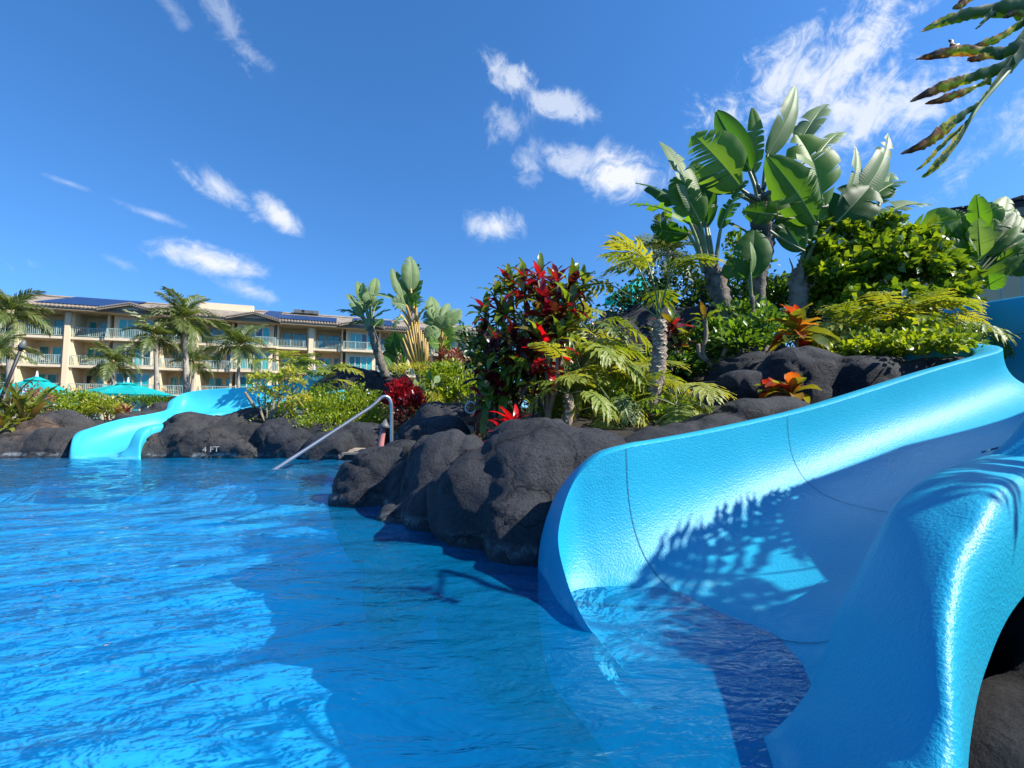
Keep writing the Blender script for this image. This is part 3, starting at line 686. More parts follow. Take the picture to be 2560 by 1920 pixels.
# ================================================================== hotel building on the far left
Zu = Vector((0, 0, 1))
BU = Vector((math.sin(R(69)), math.cos(R(69)), 0)); BN = Vector((BU.y, -BU.x, 0))   # along the facade, out of it
BO = P(153, 1030, 48); BO.z = 0
def s_at(px):
    r = ray(px, 1030); r = r.x/r.y
    return (48*r - BO.x)/(BU.x - BU.y*r)
def FP(s, d, z): return BO + BU*s + BN*d + Zu*z
FLOORS = [.15, 2.95, 5.95, 8.95]; EAVE = 11.9
bld = thing('hotel_building', 'long cream four storey hotel with green-railed balconies and solar panels on its tiled roof', 'hotel', BO)
def fbox(mb, s0, s1, d0, d1, z0, z1, m=0): mb.box(FP(s0, d0, z0), BU*(s1-s0), BN*(d1-d0), Zu*(z1-z0), m)
def window(s0, s1, d, z0, z1, n, glass=None):
    fm = MB(); t = .09
    fbox(fm, s0, s1, d-.05, d+.05, z1-t, z1); fbox(fm, s0, s1, d-.05, d+.05, z0, z0+.05)
    wdt = (s1-s0)/n
    for i in range(n+1):
        c = s0+i*wdt; fbox(fm, max(s0, c-t*.7), min(s1, c+t*.7), d-.05, d+.052, z0+.05, z1-t)
    fo = fm.build('window', M_trim, bld)
    for i in range(n):
        g = glass or random.choice([M_glass, M_glass, M_glass, M_glassd, M_curt])
        gm = MB(); fbox(gm, s0+i*wdt+.06, s0+(i+1)*wdt-.06, d-.03, d-.005+random.uniform(0, .008), z0+.05, z1-t)
        gm.build('pane', g, fo)
def railing(s0, s1, d, z, side=True):
    r = MB(); h = 1.02
    fbox(r, s0, s1, d-.03, d+.03, z+h-.06, z+h); fbox(r, s0, s1, d-.02, d+.02, z+.10, z+.15)
    n = max(2, int((s1-s0)/.16))
    for i in range(n+1):
        c = s0+(s1-s0)*i/n; k = .05 if i % 9 == 0 else .017
        c = min(max(c, s0+k), s1-k)
        fbox(r, c-k, c+k, d-.018, d+.018, z+.15, z+h-.06)
    if side:
        for se in (s0, s1):
            fbox(r, se-.03, se+.03, d-.85, d-.03, z+h-.06, z+h-.002)
            for q in range(5): fbox(r, se-.017, se+.017, d-.80+q*.16, d-.766+q*.16, z+.1, z+h-.06)
    r.build('balcony_railing', M_rail, bld)
# bays: (kind, from px, to px)
BAYS = [('R', -60, 30), ('P', 30, 37), ('R', 37, 153), ('P', 153, 167), ('R', 167, 262), ('J', 262, 392), ('R', 392, 474), ('P', 474, 490), ('R', 490, 576), ('J', 576, 686),
        ('R', 686, 767), ('P', 767, 779), ('R', 779, 853), ('J', 853, 944), ('R', 944, 1010), ('P', 1010, 1020), ('R', 1020, 1080), ('J', 1080, 1150), ('R', 1150, 1205)]
walls = MB(); pil = []; slabs = []
chair_spots = []
for kind, a, b in BAYS:
    s0, s1 = s_at(a), s_at(b)
    if kind == 'P':
        m = MB(); fbox(m, s0, s1, -2.0, .45, 0, EAVE-.35); m.build('pillar', M_stucco2, bld); continue
    if kind == 'J':
        m = MB(); fbox(m, s0+.35, s1-.35, -2.4, .0, 0, EAVE-.3); m.build('projecting_wall', M_stucco, bld)
        for fi, z in enumerate(FLOORS):
            L = s1-s0; a0 = s0+.8; b0 = s1-.8
            window(a0, b0, .05, z+.12, z+2.25, 4)
            if fi:
                m = MB(); fbox(m, s0-.05, s1+.05, 0.003, .95, z-.28, z); m.build('balcony_slab', M_slab, bld)
                railing(s0+.05, s1-.05, .88, z)
        m = MB(); m.tube([FP(s1-.15, .12, 0), FP(s1-.15, .12, EAVE-.3)], .07, 6); m.build('downpipe', M_fascia, bld)
    else:
        m = MB(); fbox(m, s0-.05, s1+.05, -2.6, -2.3, 0, EAVE-.3); m.build('recess_wall', M_stucco, bld)
        for se in (s0, s1-.2):
            m = MB(); fbox(m, se, se+.2, -2.3, .1, 0, EAVE-.3); m.build('side_wall', M_stucco, bld)
        L = s1-s0
        for fi, z in enumerate(FLOORS):
            if random.random() < .5: window(s0+.5, s0+.5+(L-1)*.32, -2.25, z+.02, z+2.15, 1); window(s0+.5+(L-1)*.42, s1-.45, -2.25, z+.02, z+2.15, 2)
            else: window(s0+.5, s0+.5+(L-1)*.62, -2.25, z+.02, z+2.15, 2); window(s1-.45-(L-1)*.25, s1-.45, -2.25, z+.02, z+2.15, 1)
            if fi:
                m = MB(); fbox(m, s0+.003, s1-.003, -2.3, .32, z-.28, z-.002); m.build('balcony_slab', M_slab, bld)
            railing(s0+.06, s1-.06, .25, z, False)
            if fi and a > 0: chair_spots.append((s0, s1, z))
sA, sB = s_at(-75), s_at(1215)
m = MB(); fbox(m, sA, sB, -9, -2.6, 0, EAVE-.3); m.build('main_block', M_stucco, bld)
# roof: sloping tile field with rows of barrel tiles near the eave, soffit, fascia
SL = math.tan(R(17)); RD = 9.0
soff = MB(); soff.box(FP(sA, -8, EAVE-.30), BU*(sB-sA), BN*9.3, Zu*.06); soff.build('soffit', M_stucco2, bld)
fa = MB(); fa.box(FP(sA, 1.3, EAVE-.3), BU*(sB-sA), BN*.08, Zu*.28); fa.build('fascia', M_fascia, bld)
def roof_pt(s, d): return FP(s, d, EAVE + (1.45-d)*SL)
rf = MB(); rf.add([roof_pt(sA, 1.45), roof_pt(sB, 1.45), roof_pt(sB, 1.45-RD), roof_pt(sA, 1.45-RD), roof_pt(sB, 1.45)-Zu*.1, roof_pt(sA, 1.45)-Zu*.1], [(0, 1, 2, 3), (5, 4, 1, 0)])
rf.add([roof_pt(sA, 1.45-RD), roof_pt(sB, 1.45-RD), FP(sB, -17, EAVE), FP(sA, -17, EAVE)], [(0, 1, 2, 3)]); rf.build('roof', M_tile, bld)
tl = MB(); pitch = .34; nt = int((sB-sA)/pitch)
for i in range(nt):
    s = sA+i*pitch
    for row in range(5):
        d0 = 1.55-row*.52; d1 = d0-.60; h = .11
        A = []
        for d, l in ((d0, .055), (d1, .0)):
            for k in range(4):
                th = math.pi*k/3; A.append(roof_pt(s+pitch*.5-math.cos(th)*pitch*.36, d)+Zu*(math.sin(th)*h+l))
        tl.add(A, [(0, 1, 5, 4), (1, 2, 6, 5), (2, 3, 7, 6), (3, 2, 1, 0)])
o = tl.build('barrel_tiles', M_tile, bld, smoothed=False); props(o, kind='stuff')
# ridge caps
m = MB(); m.tube([roof_pt(sA, 1.45-RD)+Zu*.05, roof_pt(sB, 1.45-RD)+Zu*.05], .17, 6); m.build('ridge_cap', M_tile, bld)
# gables over the projecting bays
for c0, c1 in ((262, 392), (576, 686), (853, 944), (1080, 1150)):
    s0, s1 = s_at(c0)-.5, s_at(c1)+.5; sm = (s0+s1)/2; h = (s1-s0)*.125; d = 1.75; z0 = EAVE+.05
    g = MB(); g.add([FP(s0+.4, d-.3, z0), FP(s1-.4, d-.3, z0), FP(sm, d-.3, z0+h*.86)], [(0, 1, 2)]); g.build('gable_wall', M_slab, bld)
    g = MB(); back = h/SL
    for sa in (s0, s1):
        p0, p1 = FP(sa, d+.2, z0-.05), FP(sm, d+.2, z0+h); p2 = FP(sm, d-back-1, z0+h); p3 = FP(sa, d-2, z0-.05)
        f = [p0, p1, p2, p3] if sa == s0 else [p1, p0, p3, p2]
        g.add(f + [x-Zu*.22 for x in f], [(0, 1, 2, 3), (7, 6, 5, 4), (0, 4, 5, 1), (1, 5, 6, 2), (2, 6, 7, 3), (3, 7, 4, 0)])
        for q in range(12):
            t = (q+.5)/12; a = p0*(1-t)+p1*t; g.tube([a+Zu*.05+BN*.1, a+Zu*.05-BN*1.0*(1+t*1.5)], .08, 5)
    g.build('gable_roof', M_tile, bld)
# parapet behind, vents
m = MB(); m.box(FP(s_at(445), -6.2, EAVE+2.3), BU*(s_at(600)-s_at(445)), BN*-.6, Zu*.9); m.build('parapet', M_slab, bld)
# solar panels
for (c0, c1, rows) in ((72, 300, 5), (640, 860, 5), (880, 1010, 4)):
    s0, s1 = s_at(c0), s_at(c1); n = int((s1-s0)/1.75)
    for i in range(n):
        for r_ in range(rows):
            d0 = .35-r_*1.62; a = s0+i*1.75
            if c0 == 640 and r_ > 2 and i > n-5: continue
            q = MB(); up = Vector(BN*SL+Zu).normalized()
            o_ = roof_pt(a, d0)+up*.16; q.box(o_, BU*1.70, roof_pt(a, d0-1.56)-roof_pt(a, d0), up*.05); q.build('solar_panel', M_solar, bld)
for c in (712, 735, 752):
    s = s_at(c); m = MB(); m.box(roof_pt(s, -7.0)+Zu*.3, BU*1.4, BN*-.9, Zu*.45); m.build('roof_vent', M_grey, bld)
# balcony chairs
def chair_mesh():
    m = MB()
    for x in (-.26, .22):
        for y in (-.25, .21): m.box((x, y, 0), (.04, 0, 0), (0, .04, 0), (0, 0, .42 if y < 0 else .42))
    m.box((-.27, -.26, .42), (.54, 0, 0), (0, .52, 0), (0, 0, .04))
    for k in range(5): m.box((-.25+k*.115, .23, .46), (.05, 0, 0), (0, .03, 0), (0, .1, .48))
    m.box((-.27, .32, .93), (.54, 0, 0), (0, .04, 0), (0, 0, .05))
    for x in (-.3, .26): m.box((x, -.24, .62), (.05, 0, 0), (0, .5, 0), (0, 0, .04)); m.box((x, -.24, .42), (.04, 0, 0), (0, .04, 0), (0, 0, .2))
    return mesh('patio_chair', m.v, m.f, M_chairm, smoothed=False)
CHM = chair_mesh()
ang = math.atan2(BU.y, BU.x)
for (s0, s1, z) in chair_spots[:18]:
    for k, f in enumerate((.25, .5, .72)):
        if random.random() < .2: continue
        p = FP(s0+(s1-s0)*f, -.55+random.uniform(-.15, .1), z); o = bpy.data.objects.new('patio_chair', CHM); COL.objects.link(o)
        fl_ = {2.95: 'second', 5.95: 'third', 8.95: 'top'}[z]
        o.location = p; o.rotation_euler = (0, 0, ang+random.choice((1.3, -1.3, 2.6, .2)))
        props(o, 'small cream slatted patio chair behind a %s floor balcony railing of the hotel' % fl_, 'chair', 'patio chairs on the hotel balconies')

# ------------------------------------------------------------------ building at the right, behind the plants
b2 = thing('resort_building', 'cream building with deep dark tiled eaves behind the planting at the right', 'building', (15, 14, 0))
A0 = Vector((12.7, 19.4, 0)); A1 = Vector((14.2, 14.4, 0)); A2 = Vector((26, 9, 0)); ez = 6.45
def wallseg(a, b, z0, z1, th=.3):
    m = MB(); d = (b-a); n = Vector((-d.y, d.x, 0)).normalized()*th
    if n.dot(Vector((1, 1, 0))) < 0: n = -n
    m.box(a+Zu*z0, d, n, Zu*(z1-z0)); return m.build('wall', M_stucco, b2)
wallseg(A0, A1, 0, ez); wallseg(A1+Vector((.02, .02, 0)), A2, 0, ez-.01)
def eave(a, b, z, over=1.3, back=6, rise=2.4, name='roof'):
    d = (b-a).normalized(); n = Vector((d.y, -d.x, 0))
    if n.dot(Vector((-1, -1, 0))) < 0: n = -n
    e0, e1 = a+n*over-d*.9+Zu*z, b+n*over+d*.9+Zu*z; r0, r1 = a-n*back+d*3+Zu*(z+rise), b-n*back-d*.0+Zu*(z+rise)
    m = MB(); th = Vector((0, 0, -.16)); m.add([e0, e1, r1, r0, e0+th, e1+th, r1+th, r0+th], [(0, 1, 2, 3), (7, 6, 5, 4), (0, 4, 5, 1), (1, 5, 6, 2), (2, 6, 7, 3), (3, 7, 4, 0)])
    m.build(name, M_tiledark, b2)
    L = (e1-e0).length; k = int(L/.33); t = MB(); up = (r0-e0); 
    for i in range(k):
        p = e0+d*(i+.5)*.33; s_ = (r0-e0).normalized()
        for q in range(6):
            t.box(p+s_*(q*.62)-d*.15+Zu*.03, d*.29, s_*.64, Zu*(.05+.02*random.random()))
    o = t.build('flat_tiles', M_tiledark, b2); props(o, kind='stuff')
    f = MB(); f.box(e0+n*-.02-Zu*.42, e1-e0, -n*.08, Zu*.26); f.build('fascia', M_fascia, b2)
    so_ = MB(); so_.box(e0-n*.1-Zu*.34, e1-e0, -n*(over+.1), Zu*.05); so_.build('soffit', M_stucco, b2)
eave(A0, A1, ez); eave(A1, A2, ez+.25, 1.6)
for (t0, t1, z0, z1) in ((.18, .34, 1.5, 3.6), (.55, .72, 3.9, 6.0), (.55, .72, 1.2, 3.2)):
    for (pa, pb) in ((A1, A2),):
        d = pb-pa; n = Vector((d.y, -d.x, 0)).normalized()
        if n.dot(Vector((-1, -1, 0))) < 0: n = -n
        f = MB(); f.box(pa+d*t0+Zu*z0, d*(t1-t0), n*.06, Zu*(z1-z0)); fo = f.build('window', M_trim, b2)
        for q in range(2):
            g_ = MB(); g_.box(pa+d*(t0+(t1-t0)*(.04+q*.48))+Zu*(z0+.1)+n*.062, d*(t1-t0)*.44, n*.012, Zu*(z1-z0-.2)); g_.build('pane', M_glass, fo)
d = (A1-A0).normalized(); 
rd = MB(); p = A1*.2+A2*.8
for k in range(30): rd.box(A1+(A2-A1)*(k/30)+Vector((-.8, -1.6, 3.75)), (.03, 0, 0), (0, .03, 0), (0, 0, .9))
rd.box(A1+Vector((-.8, -1.6, 4.65)), (A2-A1), (0, .05, 0), (0, 0, .05)); rd.build('balcony_railing', M_rail, b2)

# ================================================================== palms
def frond_mesh(L=2.0, droop=1.0, seed=0):
    r = random.Random(seed); V = []; Fc = []; at = []; ed = []
    n = 30; pts = []
    for i in range(n+1):
        t = i/n; pts.append(Vector((0, L*(t-.18*droop*t*t), L*(.30*t-.70*droop*t*t))))
    tv, tf = tube_vf(pts, [.028*(1-.85*i/n)+.003 for i in range(n+1)], 4, False); V += tv; Fc += tf; at += [.5]*len(tv); ed += [0]*len(tv)
    for i in range(3, n+1):
        t = i/n; T = (pts[i]-pts[i-1]).normalized()
        for s in (-1, 1):
            ll = L*.36*math.sin(math.pi*min(1, t*.80+.17))**.6*r.uniform(.85, 1.1)
            side = Vector((s, 0, 0)); up = T.cross(side); up = up if up.z > 0 else -up
            dr = (side*.82+T*(.55+.5*t)+up*r.uniform(.05, .45)).normalized()
            p0 = pts[i]; w = .040*L/2
            p1 = p0+dr*ll*.45; p2 = p0+dr*ll*.8+Vector((0, 0, -ll*r.uniform(.10, .22))); p3 = p0+dr*ll+Vector((0, 0, -ll*r.uniform(.3, .5)))
            wd = T*w
            k = len(V); V += [p0-wd*.5, p0+wd*.5, p1-wd, p1+wd, p2-wd*.9, p2+wd*.7, p3]; Fc += [(k, k+1, k+3, k+2), (k+2, k+3, k+5, k+4), (k+4, k+5, k+6)]
            v = r.random()*.3; at += [v]*7; ed += [0, 0, .35, .35, .8, .8, 1.1]
    return mesh('frond', V, Fc, M_frond, attr={'v': at, 'e': ed}, smoothed=False)
FR = [frond_mesh(2.0, d, i) for i, d in enumerate((.5, .85, 1.15, 1.35, .7))]
def palm(px, pby, pty, Y, crown_px, label, lean=0, n=15, shaft=M_shaft, trunk_px=8, name='palm_tree', grp='palms in front of the hotel'):
    b = P(px+lean, pby, Y); b.z = min(b.z, gz(b.x, b.y)+0.05); top = P(px, pty, Y)
    root = thing(name, label, 'palm', b, grp)
    r = trunk_px*Y/F/2
    pts = [b*(1-t)+top*t + Vector((math.sin(t*3)*.12*lean/20, 0, 0)) for t in np.linspace(0, 1, 26)]
    V, Fc = tube_vf(pts, [r*(1.25-.45*t) * (1+.05*(i % 2)) for i, t in enumerate(np.linspace(0, 1, 26))], 9); mob('trunk', V, Fc, M_palmbark, root)
    tdir = (pts[-1]-pts[-3]).normalized(); sh = top+tdir*r*5
    V, Fc = tube_vf([top, top+tdir*r*2, top+tdir*r*5, sh], [r*1.0, r*1.25, r*1.0, r*.4], 9); mob('crown_shaft', V, Fc, shaft, root)
    sc = crown_px*Y/F/2/1.72
    rr = random.Random(int(px))
    for i in range(n):
        az = i*2.399+rr.uniform(-.2, .2); lv = i/n
        el = R(56-78*lv+rr.uniform(-8, 8)); me = FR[min(3, int(lv*4))] if rr.random() < .8 else FR[4]
        M = Matrix.Translation(sh-tdir*r*(.5+2*lv)) @ Matrix.Rotation(az, 4, 'Z') @ Matrix.Rotation(el, 4, 'X') @ Matrix.Rotation(rr.uniform(-.4, .4), 4, 'Y') @ Matrix.Scale(sc*rr.uniform(.85, 1.1), 4)
        inst('frond', me, M, root)
    return root
palm(26, 1010, 808, 34, 150, 'pale palm with silvery drooping fronds at the left end of the hotel', 0, 16, M_shaftg, 14)
palm(283, 1015, 920, 33, 118, 'small palm with a yellow crown shaft above the right-hand teal umbrella', 0, 15, M_shaft, 8)
palm(388, 985, 862, 36, 140, 'middle-height palm with an orange crown shaft just left of the tallest palm', 8, 15, M_shaft, 11)
palm(458, 985, 825, 38, 165, 'tallest palm with a thick pale trunk in front of the hotel', 14, 17, M_shaft, 14)
palm(485, 985, 920, 42, 105, 'short palm with yellow-green fronds half behind the tallest palm', -8, 14, M_shaft, 7)
palm(597, 985, 880, 36, 148, 'palm with a bright yellow crown shaft standing alone right of the others', 0, 16, M_shaft, 8)
palm(-8, 1010, 905, 30, 150, 'palm mostly cut off by the left edge of the photo', 0, 12, M_shaftg, 12)
palm(1672, 800, 655, 16, 190, 'dark feathery palm crown showing behind the bird of paradise trunks', 0, 14, M_shaftg, 12, grp=None)

# ================================================================== umbrellas
def umbrella(px, ptop, pbot, Y, wpx, label, mat=M_teal, rz=.3):
    top = P(px, ptop, Y); hgt = (pbot-ptop)*1.15*Y/F; rad = wpx*Y/F/2
    root = thing('patio_umbrella', label, 'umbrella', (top.x, top.y, gz(top.x, top.y)), 'teal umbrellas on the terrace')
    V = [top]; Fc = []; n = 8; rings = 6; sub = 6; tot = n*sub
    for k in range(1, rings+1):
        t = k/rings
        for j in range(tot):
            a = 2*math.pi*j/tot+rz; ph = (j % sub)/sub; sag = math.sin(math.pi*ph)
            rr = rad*t*(1-.07*sag); z = -hgt*(t**1.15) - hgt*.10*sag*math.sin(math.pi*t*.8) + (.10*hgt*sag if k == rings else 0)
            V.append(top+Vector((math.cos(a)*rr, math.sin(a)*rr, z)))
    for j in range(tot): Fc.append((0, 1+j, 1+(j+1) % tot))
    for k in range(rings-1):
        for j in range(tot):
            a = 1+k*tot+j; b = 1+k*tot+(j+1) % tot; Fc.append((a, a+tot, b+tot, b))
    mob('canopy', V, Fc, mat, root, smoothed=False)
    # small raised vent cap
    V = [top+Vector((0, 0, .03))]; 
    for j in range(16):
        a = 2*math.pi*j/16+rz; V.append(top+Vector((math.cos(a)*rad*.24, math.sin(a)*rad*.24, -.24*hgt*.8+.02)))
    mob('vent', V, [(0, 1+j, 1+(j+1) % 16) for j in range(16)], mat, root, smoothed=False)
    m = MB(); m.tube([Vector((top.x, top.y, gz(top.x, top.y))), top+Vector((0, 0, -.05))], .035, 8); m.build('pole', M_palebark, root, smoothed=True)
    m = MB(); m.tube([top, top+Vector((0, 0, .22))], [.05, .02], 6); m.build('finial', M_white, root)
    for j in range(n):
        a = 2*math.pi*j/n+rz; e = top+Vector((math.cos(a)*rad*.97, math.sin(a)*rad*.97, -hgt*.99)); mid_ = top+Vector((0, 0, -hgt*.9))
        m = MB(); m.tube([top+Vector((0, 0, -.06)), (top+e)/2-Zu*.06+Zu*hgt*.02, e-Zu*.03], .014, 4); m.build('rib', M_palebark, root)
umbrella(92, 942, 992, 17, 205, 'large teal umbrella at the far left behind the strap leaved plant')
umbrella(320, 957, 985, 18, 215, 'wide flat teal umbrella in front of the projecting windows', rz=.1)
umbrella(150, 984, 1008, 21, 150, 'lower teal umbrella under the edge of the large left one', rz=.5)
umbrella(232, 989, 1010, 24, 125, 'dark teal umbrella in the shade between two brighter ones', M_tealdark)
umbrella(1600, 694, 745, 13, 190, 'teal umbrella glimpsed behind the tall philodendron leaves', rz=.2)
umbrella(785, 925, 960, 15, 100, 'small pale-edged umbrella behind the slender-stemmed philodendron', M_tealdark)

# ================================================================== torch, handrails, posts
t = thing('garden_torch', 'thin black leaning torch post with a lamp cone above the left-edge plant', 'torch', P(8, 985, 11))
a, b = P(5, 990, 11), P(50, 878, 11)
m = MB(); m.tube([a-(b-a)*.6, b], .035, 8); m.build('pole', M_black, t, True)
m = MB(); d = (b-a).normalized(); m.tube([b, b+d*.10, b+d*.12, b+d*.28], [.03, .07, .08, .03], 10); m.build('lamp_head', M_grey, t, True)

h0, h1, h2, h3 = PZ(640, 1192, -.25), P(955, 1003, 6.35), P(975, 1002, 6.45), P(979, 1120, 6.5)
h0 = PZ(690, 1172, 0)+(PZ(690, 1172, 0)-P(950, 1003, 6.35))*.14
pts = [h0, PZ(690, 1172, 0), P(820, 1088, 5.95), P(915, 1026, 6.25), P(938, 1009, 6.32), P(950, 997, 6.36), P(958, 992, 6.38), P(967, 992, 6.4), P(974, 998, 6.42), P(978, 1010, 6.43), P(979, 1030, 6.44), P(979, 1080, 6.45), P(979, 1128, 6.46)]
hr = thing('pool_handrail', 'bent silver steel handrail slanting from the steps down into the pool', 'handrail', h3)
V, Fc = tube_vf(catmull(pts, 6), .024, 12); mob('rail', V, Fc, M_steel, hr)
m = MB(); m.tube([P(979, 1122, 6.46)-Zu*.02, P(979, 1122, 6.46)+Zu*.015], .06, 12); m.build('base_flange', M_steel, hr, True)
gr = thing('garden_handrail', 'thin silver handrail in the dark planting behind the tall philodendron leaves', 'handrail', P(1570, 905, 6.3))
V, Fc = tube_vf(catmull([P(1440, 850, 6.9), P(1490, 856, 6.7), P(1540, 873, 6.5), P(1562, 873, 6.4), P(1570, 878, 6.38), P(1572, 905, 6.35), P(1572, 950, 6.35)], 5), .016, 8); mob('rail', V, Fc, M_steel, gr)
m = MB(); m.tube([P(1490, 860, 6.7), P(1468, 905, 6.7)], .014, 6); m.build('brace', M_steel, gr, True)
pk = thing('marker_post', 'short pink post with a grey cone cap beside the handrail foot', 'post', P(950, 1124, 6.6))
m = MB(); m.tube([P(948, 1130, 6.6), P(952, 1110, 6.6), P(958, 1072, 6.6), P(960, 1066, 6.6)], [.07, .045, .04, .04], 10); m.build('post', M_pink, pk, True)
m = MB(); m.tube([P(961, 1068, 6.6), P(962, 1060, 6.6), P(964, 1048, 6.6)], [.10, .05, .01], 10); m.build('cap', M_grey, pk, True)
wp = thing('wooden_post', 'weathered brown wooden gate post beside the red-leaved thicket', 'post', P(1192, 1115, 4.5))
m = MB(); a = P(1196, 1125, 4.5); b = P(1187, 975, 4.5); m.box(a, (.065, 0, 0), (0, .06, 0), b-a); m.build('upright', M_wood, wp)
m = MB(); a = P(1179, 1122, 4.62); b = P(1173, 985, 4.62); m.box(a, (.05, 0, 0), (0, .05, 0), b-a); m.build('upright', M_wood, wp)
m = MB(); m.box(P(1148, 1056, 4.56), P(1190, 1053, 4.56)-P(1148, 1056, 4.56), (0, .04, 0), (0, 0, .05)); m.build('crossbar', M_wood, wp)
m = MB(); a = P(1153, 1085, 4.6); m.box(a, P(1185, 1095, 4.6)-a, (0, .02, 0), (0, 0, .11)); m.build('backing_board', M_chairm, wp)
c = P(1177, 1019, 4.45); V, Fc = tube_vf([c+Vector((math.cos(t)*.052, .0, math.sin(t)*.055)) for t in np.linspace(.6, 5.8, 20)], .0085, 8)
o = mob('white_hook', V, Fc, M_white); props(o, 'white C-shaped ring hanging on the brown wooden post', 'ring')
# ================================================================== leaf templates
def pn(v): return Vector(v).normalized()
def big_leaf(root, base, junc, tip, width, N, mat, torn=.5, fold=.25, sag=.12, rs=0, petr=.018, smat=None, taper=.75):
    """paddle leaf: stalk from base to junc, blade from junc to tip, torn into strips"""
    r = random.Random(rs); base, junc, tip = Vector(base), Vector(junc), Vector(tip)
    ax_ = tip-junc; L = ax_.length; T0 = ax_.normalized(); N = (Vector(N) - T0*Vector(N).dot(T0)).normalized(); Sd = T0.cross(N)
    nu = 26; rows = []
    mid = []
    for i in range(nu+1):
        t = i/nu; bow = math.sin(math.pi*t*.9)*sag*L
        mid.append(junc + ax_*t + N*bow + Sd*(math.sin(t*2.2+rs)*.02*L))
    V = []; Fc = []; U = []; E = []; mi = []
    for sd in (-1, 1):
        cuts = sorted(set([0]+[i for i in range(2, nu) if r.random() < torn*.42]+[nu]))
        basefold = fold*r.uniform(.7, 1.3)
        for a, b in zip(cuts[:-1], cuts[1:]):
            st = r.gauss(0, .16*torn+.02); shift = r.gauss(0, .06*torn); short = 1-abs(r.gauss(0, .06*torn))
            if r.random() < torn*.10: short *= .6
            K = 5; n0 = len(V)
            for i in range(a, b+1):
                t = i/nu
                w = width*.5*(math.sin(math.pi*min(1, t**.8*.97+.03))**.55)*(1-(1-taper)*t)
                if i == nu: w = width*.07
                gap = 0
                if i == a and a > 0: gap = .30/nu
                if i == b and b < nu: gap = -.30/nu
                T = (mid[min(i+1, nu)]-mid[max(i-1, 0)]).normalized(); Nn = (N-T*N.dot(T)).normalized(); S_ = T.cross(Nn)
                for k in range(K):
                    q = k/(K-1); an = basefold+st*(.3+q) - .35*q*q*(.6+fold)
                    d = S_*sd*math.cos(an) + Nn*math.sin(an)*1.0
                    fwd = T*(w*q*(.38+shift)+gap*L*q**2.0*1.6)
                    wob = Nn*(math.sin(i*1.1+sd*2)*.005*q*width)
                    V.append(mid[i]+d*w*q*short+fwd+wob); U.append(t+.02*q); E.append(q)
            for i in range(b-a):
                for k in range(K-1):
                    c = n0+i*K+k; f = (c, c+1, c+K+1, c+K); Fc.append(f if sd > 0 else f[::-1]); mi.append(0)
    tv, tf = tube_vf([m_-N*.004 for m_ in mid], [petr*(.85-.75*i/nu) for i in range(nu+1)], 6, True)
    n0 = len(V); V += tv; Fc += [tuple(x+n0 for x in f) for f in tf]; mi += [1]*len(tf); U += [0]*len(tv); E += [0]*len(tv)
    o = mob('leaf', V, Fc, [mat, M_rib], root, midx=mi, attr={'u': U, 'e': E, 'v': [r.random()*.2]*len(V)})
    # stalk as a piece of the leaf
    out = (junc-base); c1 = base+out*.5 + Vector((0, 0, .04*out.length)) - Vector((out.x, out.y, 0))*.12
    pts = catmull([base, c1, junc, junc+T0*.05*L], 5)
    tv, tf = tube_vf(pts, np.linspace(petr*1.9, petr*.95, len(pts)), 7, True)
    so_ = bpy.data.objects.new('stalk', mesh('stalk', tv, tf, smat or M_stalk)); so_.data.transform(wmat(o).inverted()); link(so_, o)
    return o

def trunk(root, pts, rad, mat, rings=True, name='trunk', n=10, amp=.08, seg=8):
    p = catmull(pts, seg); k = len(p); rr = np.interp(np.linspace(0, 1, k), np.linspace(0, 1, len(rad)), rad)
    rd = random.Random(len(pts)); ph = [rd.uniform(.9, 1.1) for _ in range(k*n)]
    V, Fc = tube_vf(p, rr, n, True, wob=lambda i, j: ph[(i*n+j) % len(ph)]*(1+(amp if (i % 2) else -amp) if rings else 1))
    return mob(name, V, Fc, mat, root)
def sheaths(root, c, top, r, n, mat, spread=.35, L=.35, rs=0):
    rd = random.Random(rs)
    for i in range(n):
        t = i/n; p = Vector(c)*(1-t)+Vector(top)*t; a = i*2.4
        d = Vector((math.cos(a), math.sin(a), 0)); up = (Vector(top)-Vector(c)).normalized()
        A = p + d*r*.8; Bp = p+d*(r+spread*r)+up*L; wv = up.cross(d)*r*.55
        V = [A-wv, A+wv, A+wv*.5+d*r*.25+up*L*.5, A-wv*.5+d*r*.25+up*L*.5, Bp]
        V += [x-d*.012 for x in V]
        Fc = [(0, 1, 2, 3), (3, 2, 4), (8, 7, 6, 5), (9, 7, 8), (0, 5, 6, 1), (1, 6, 7, 2), (2, 7, 9, 4), (4, 9, 8, 3), (3, 8, 5, 0)]
        mob('sheath', V, Fc, mat, root, smoothed=False)

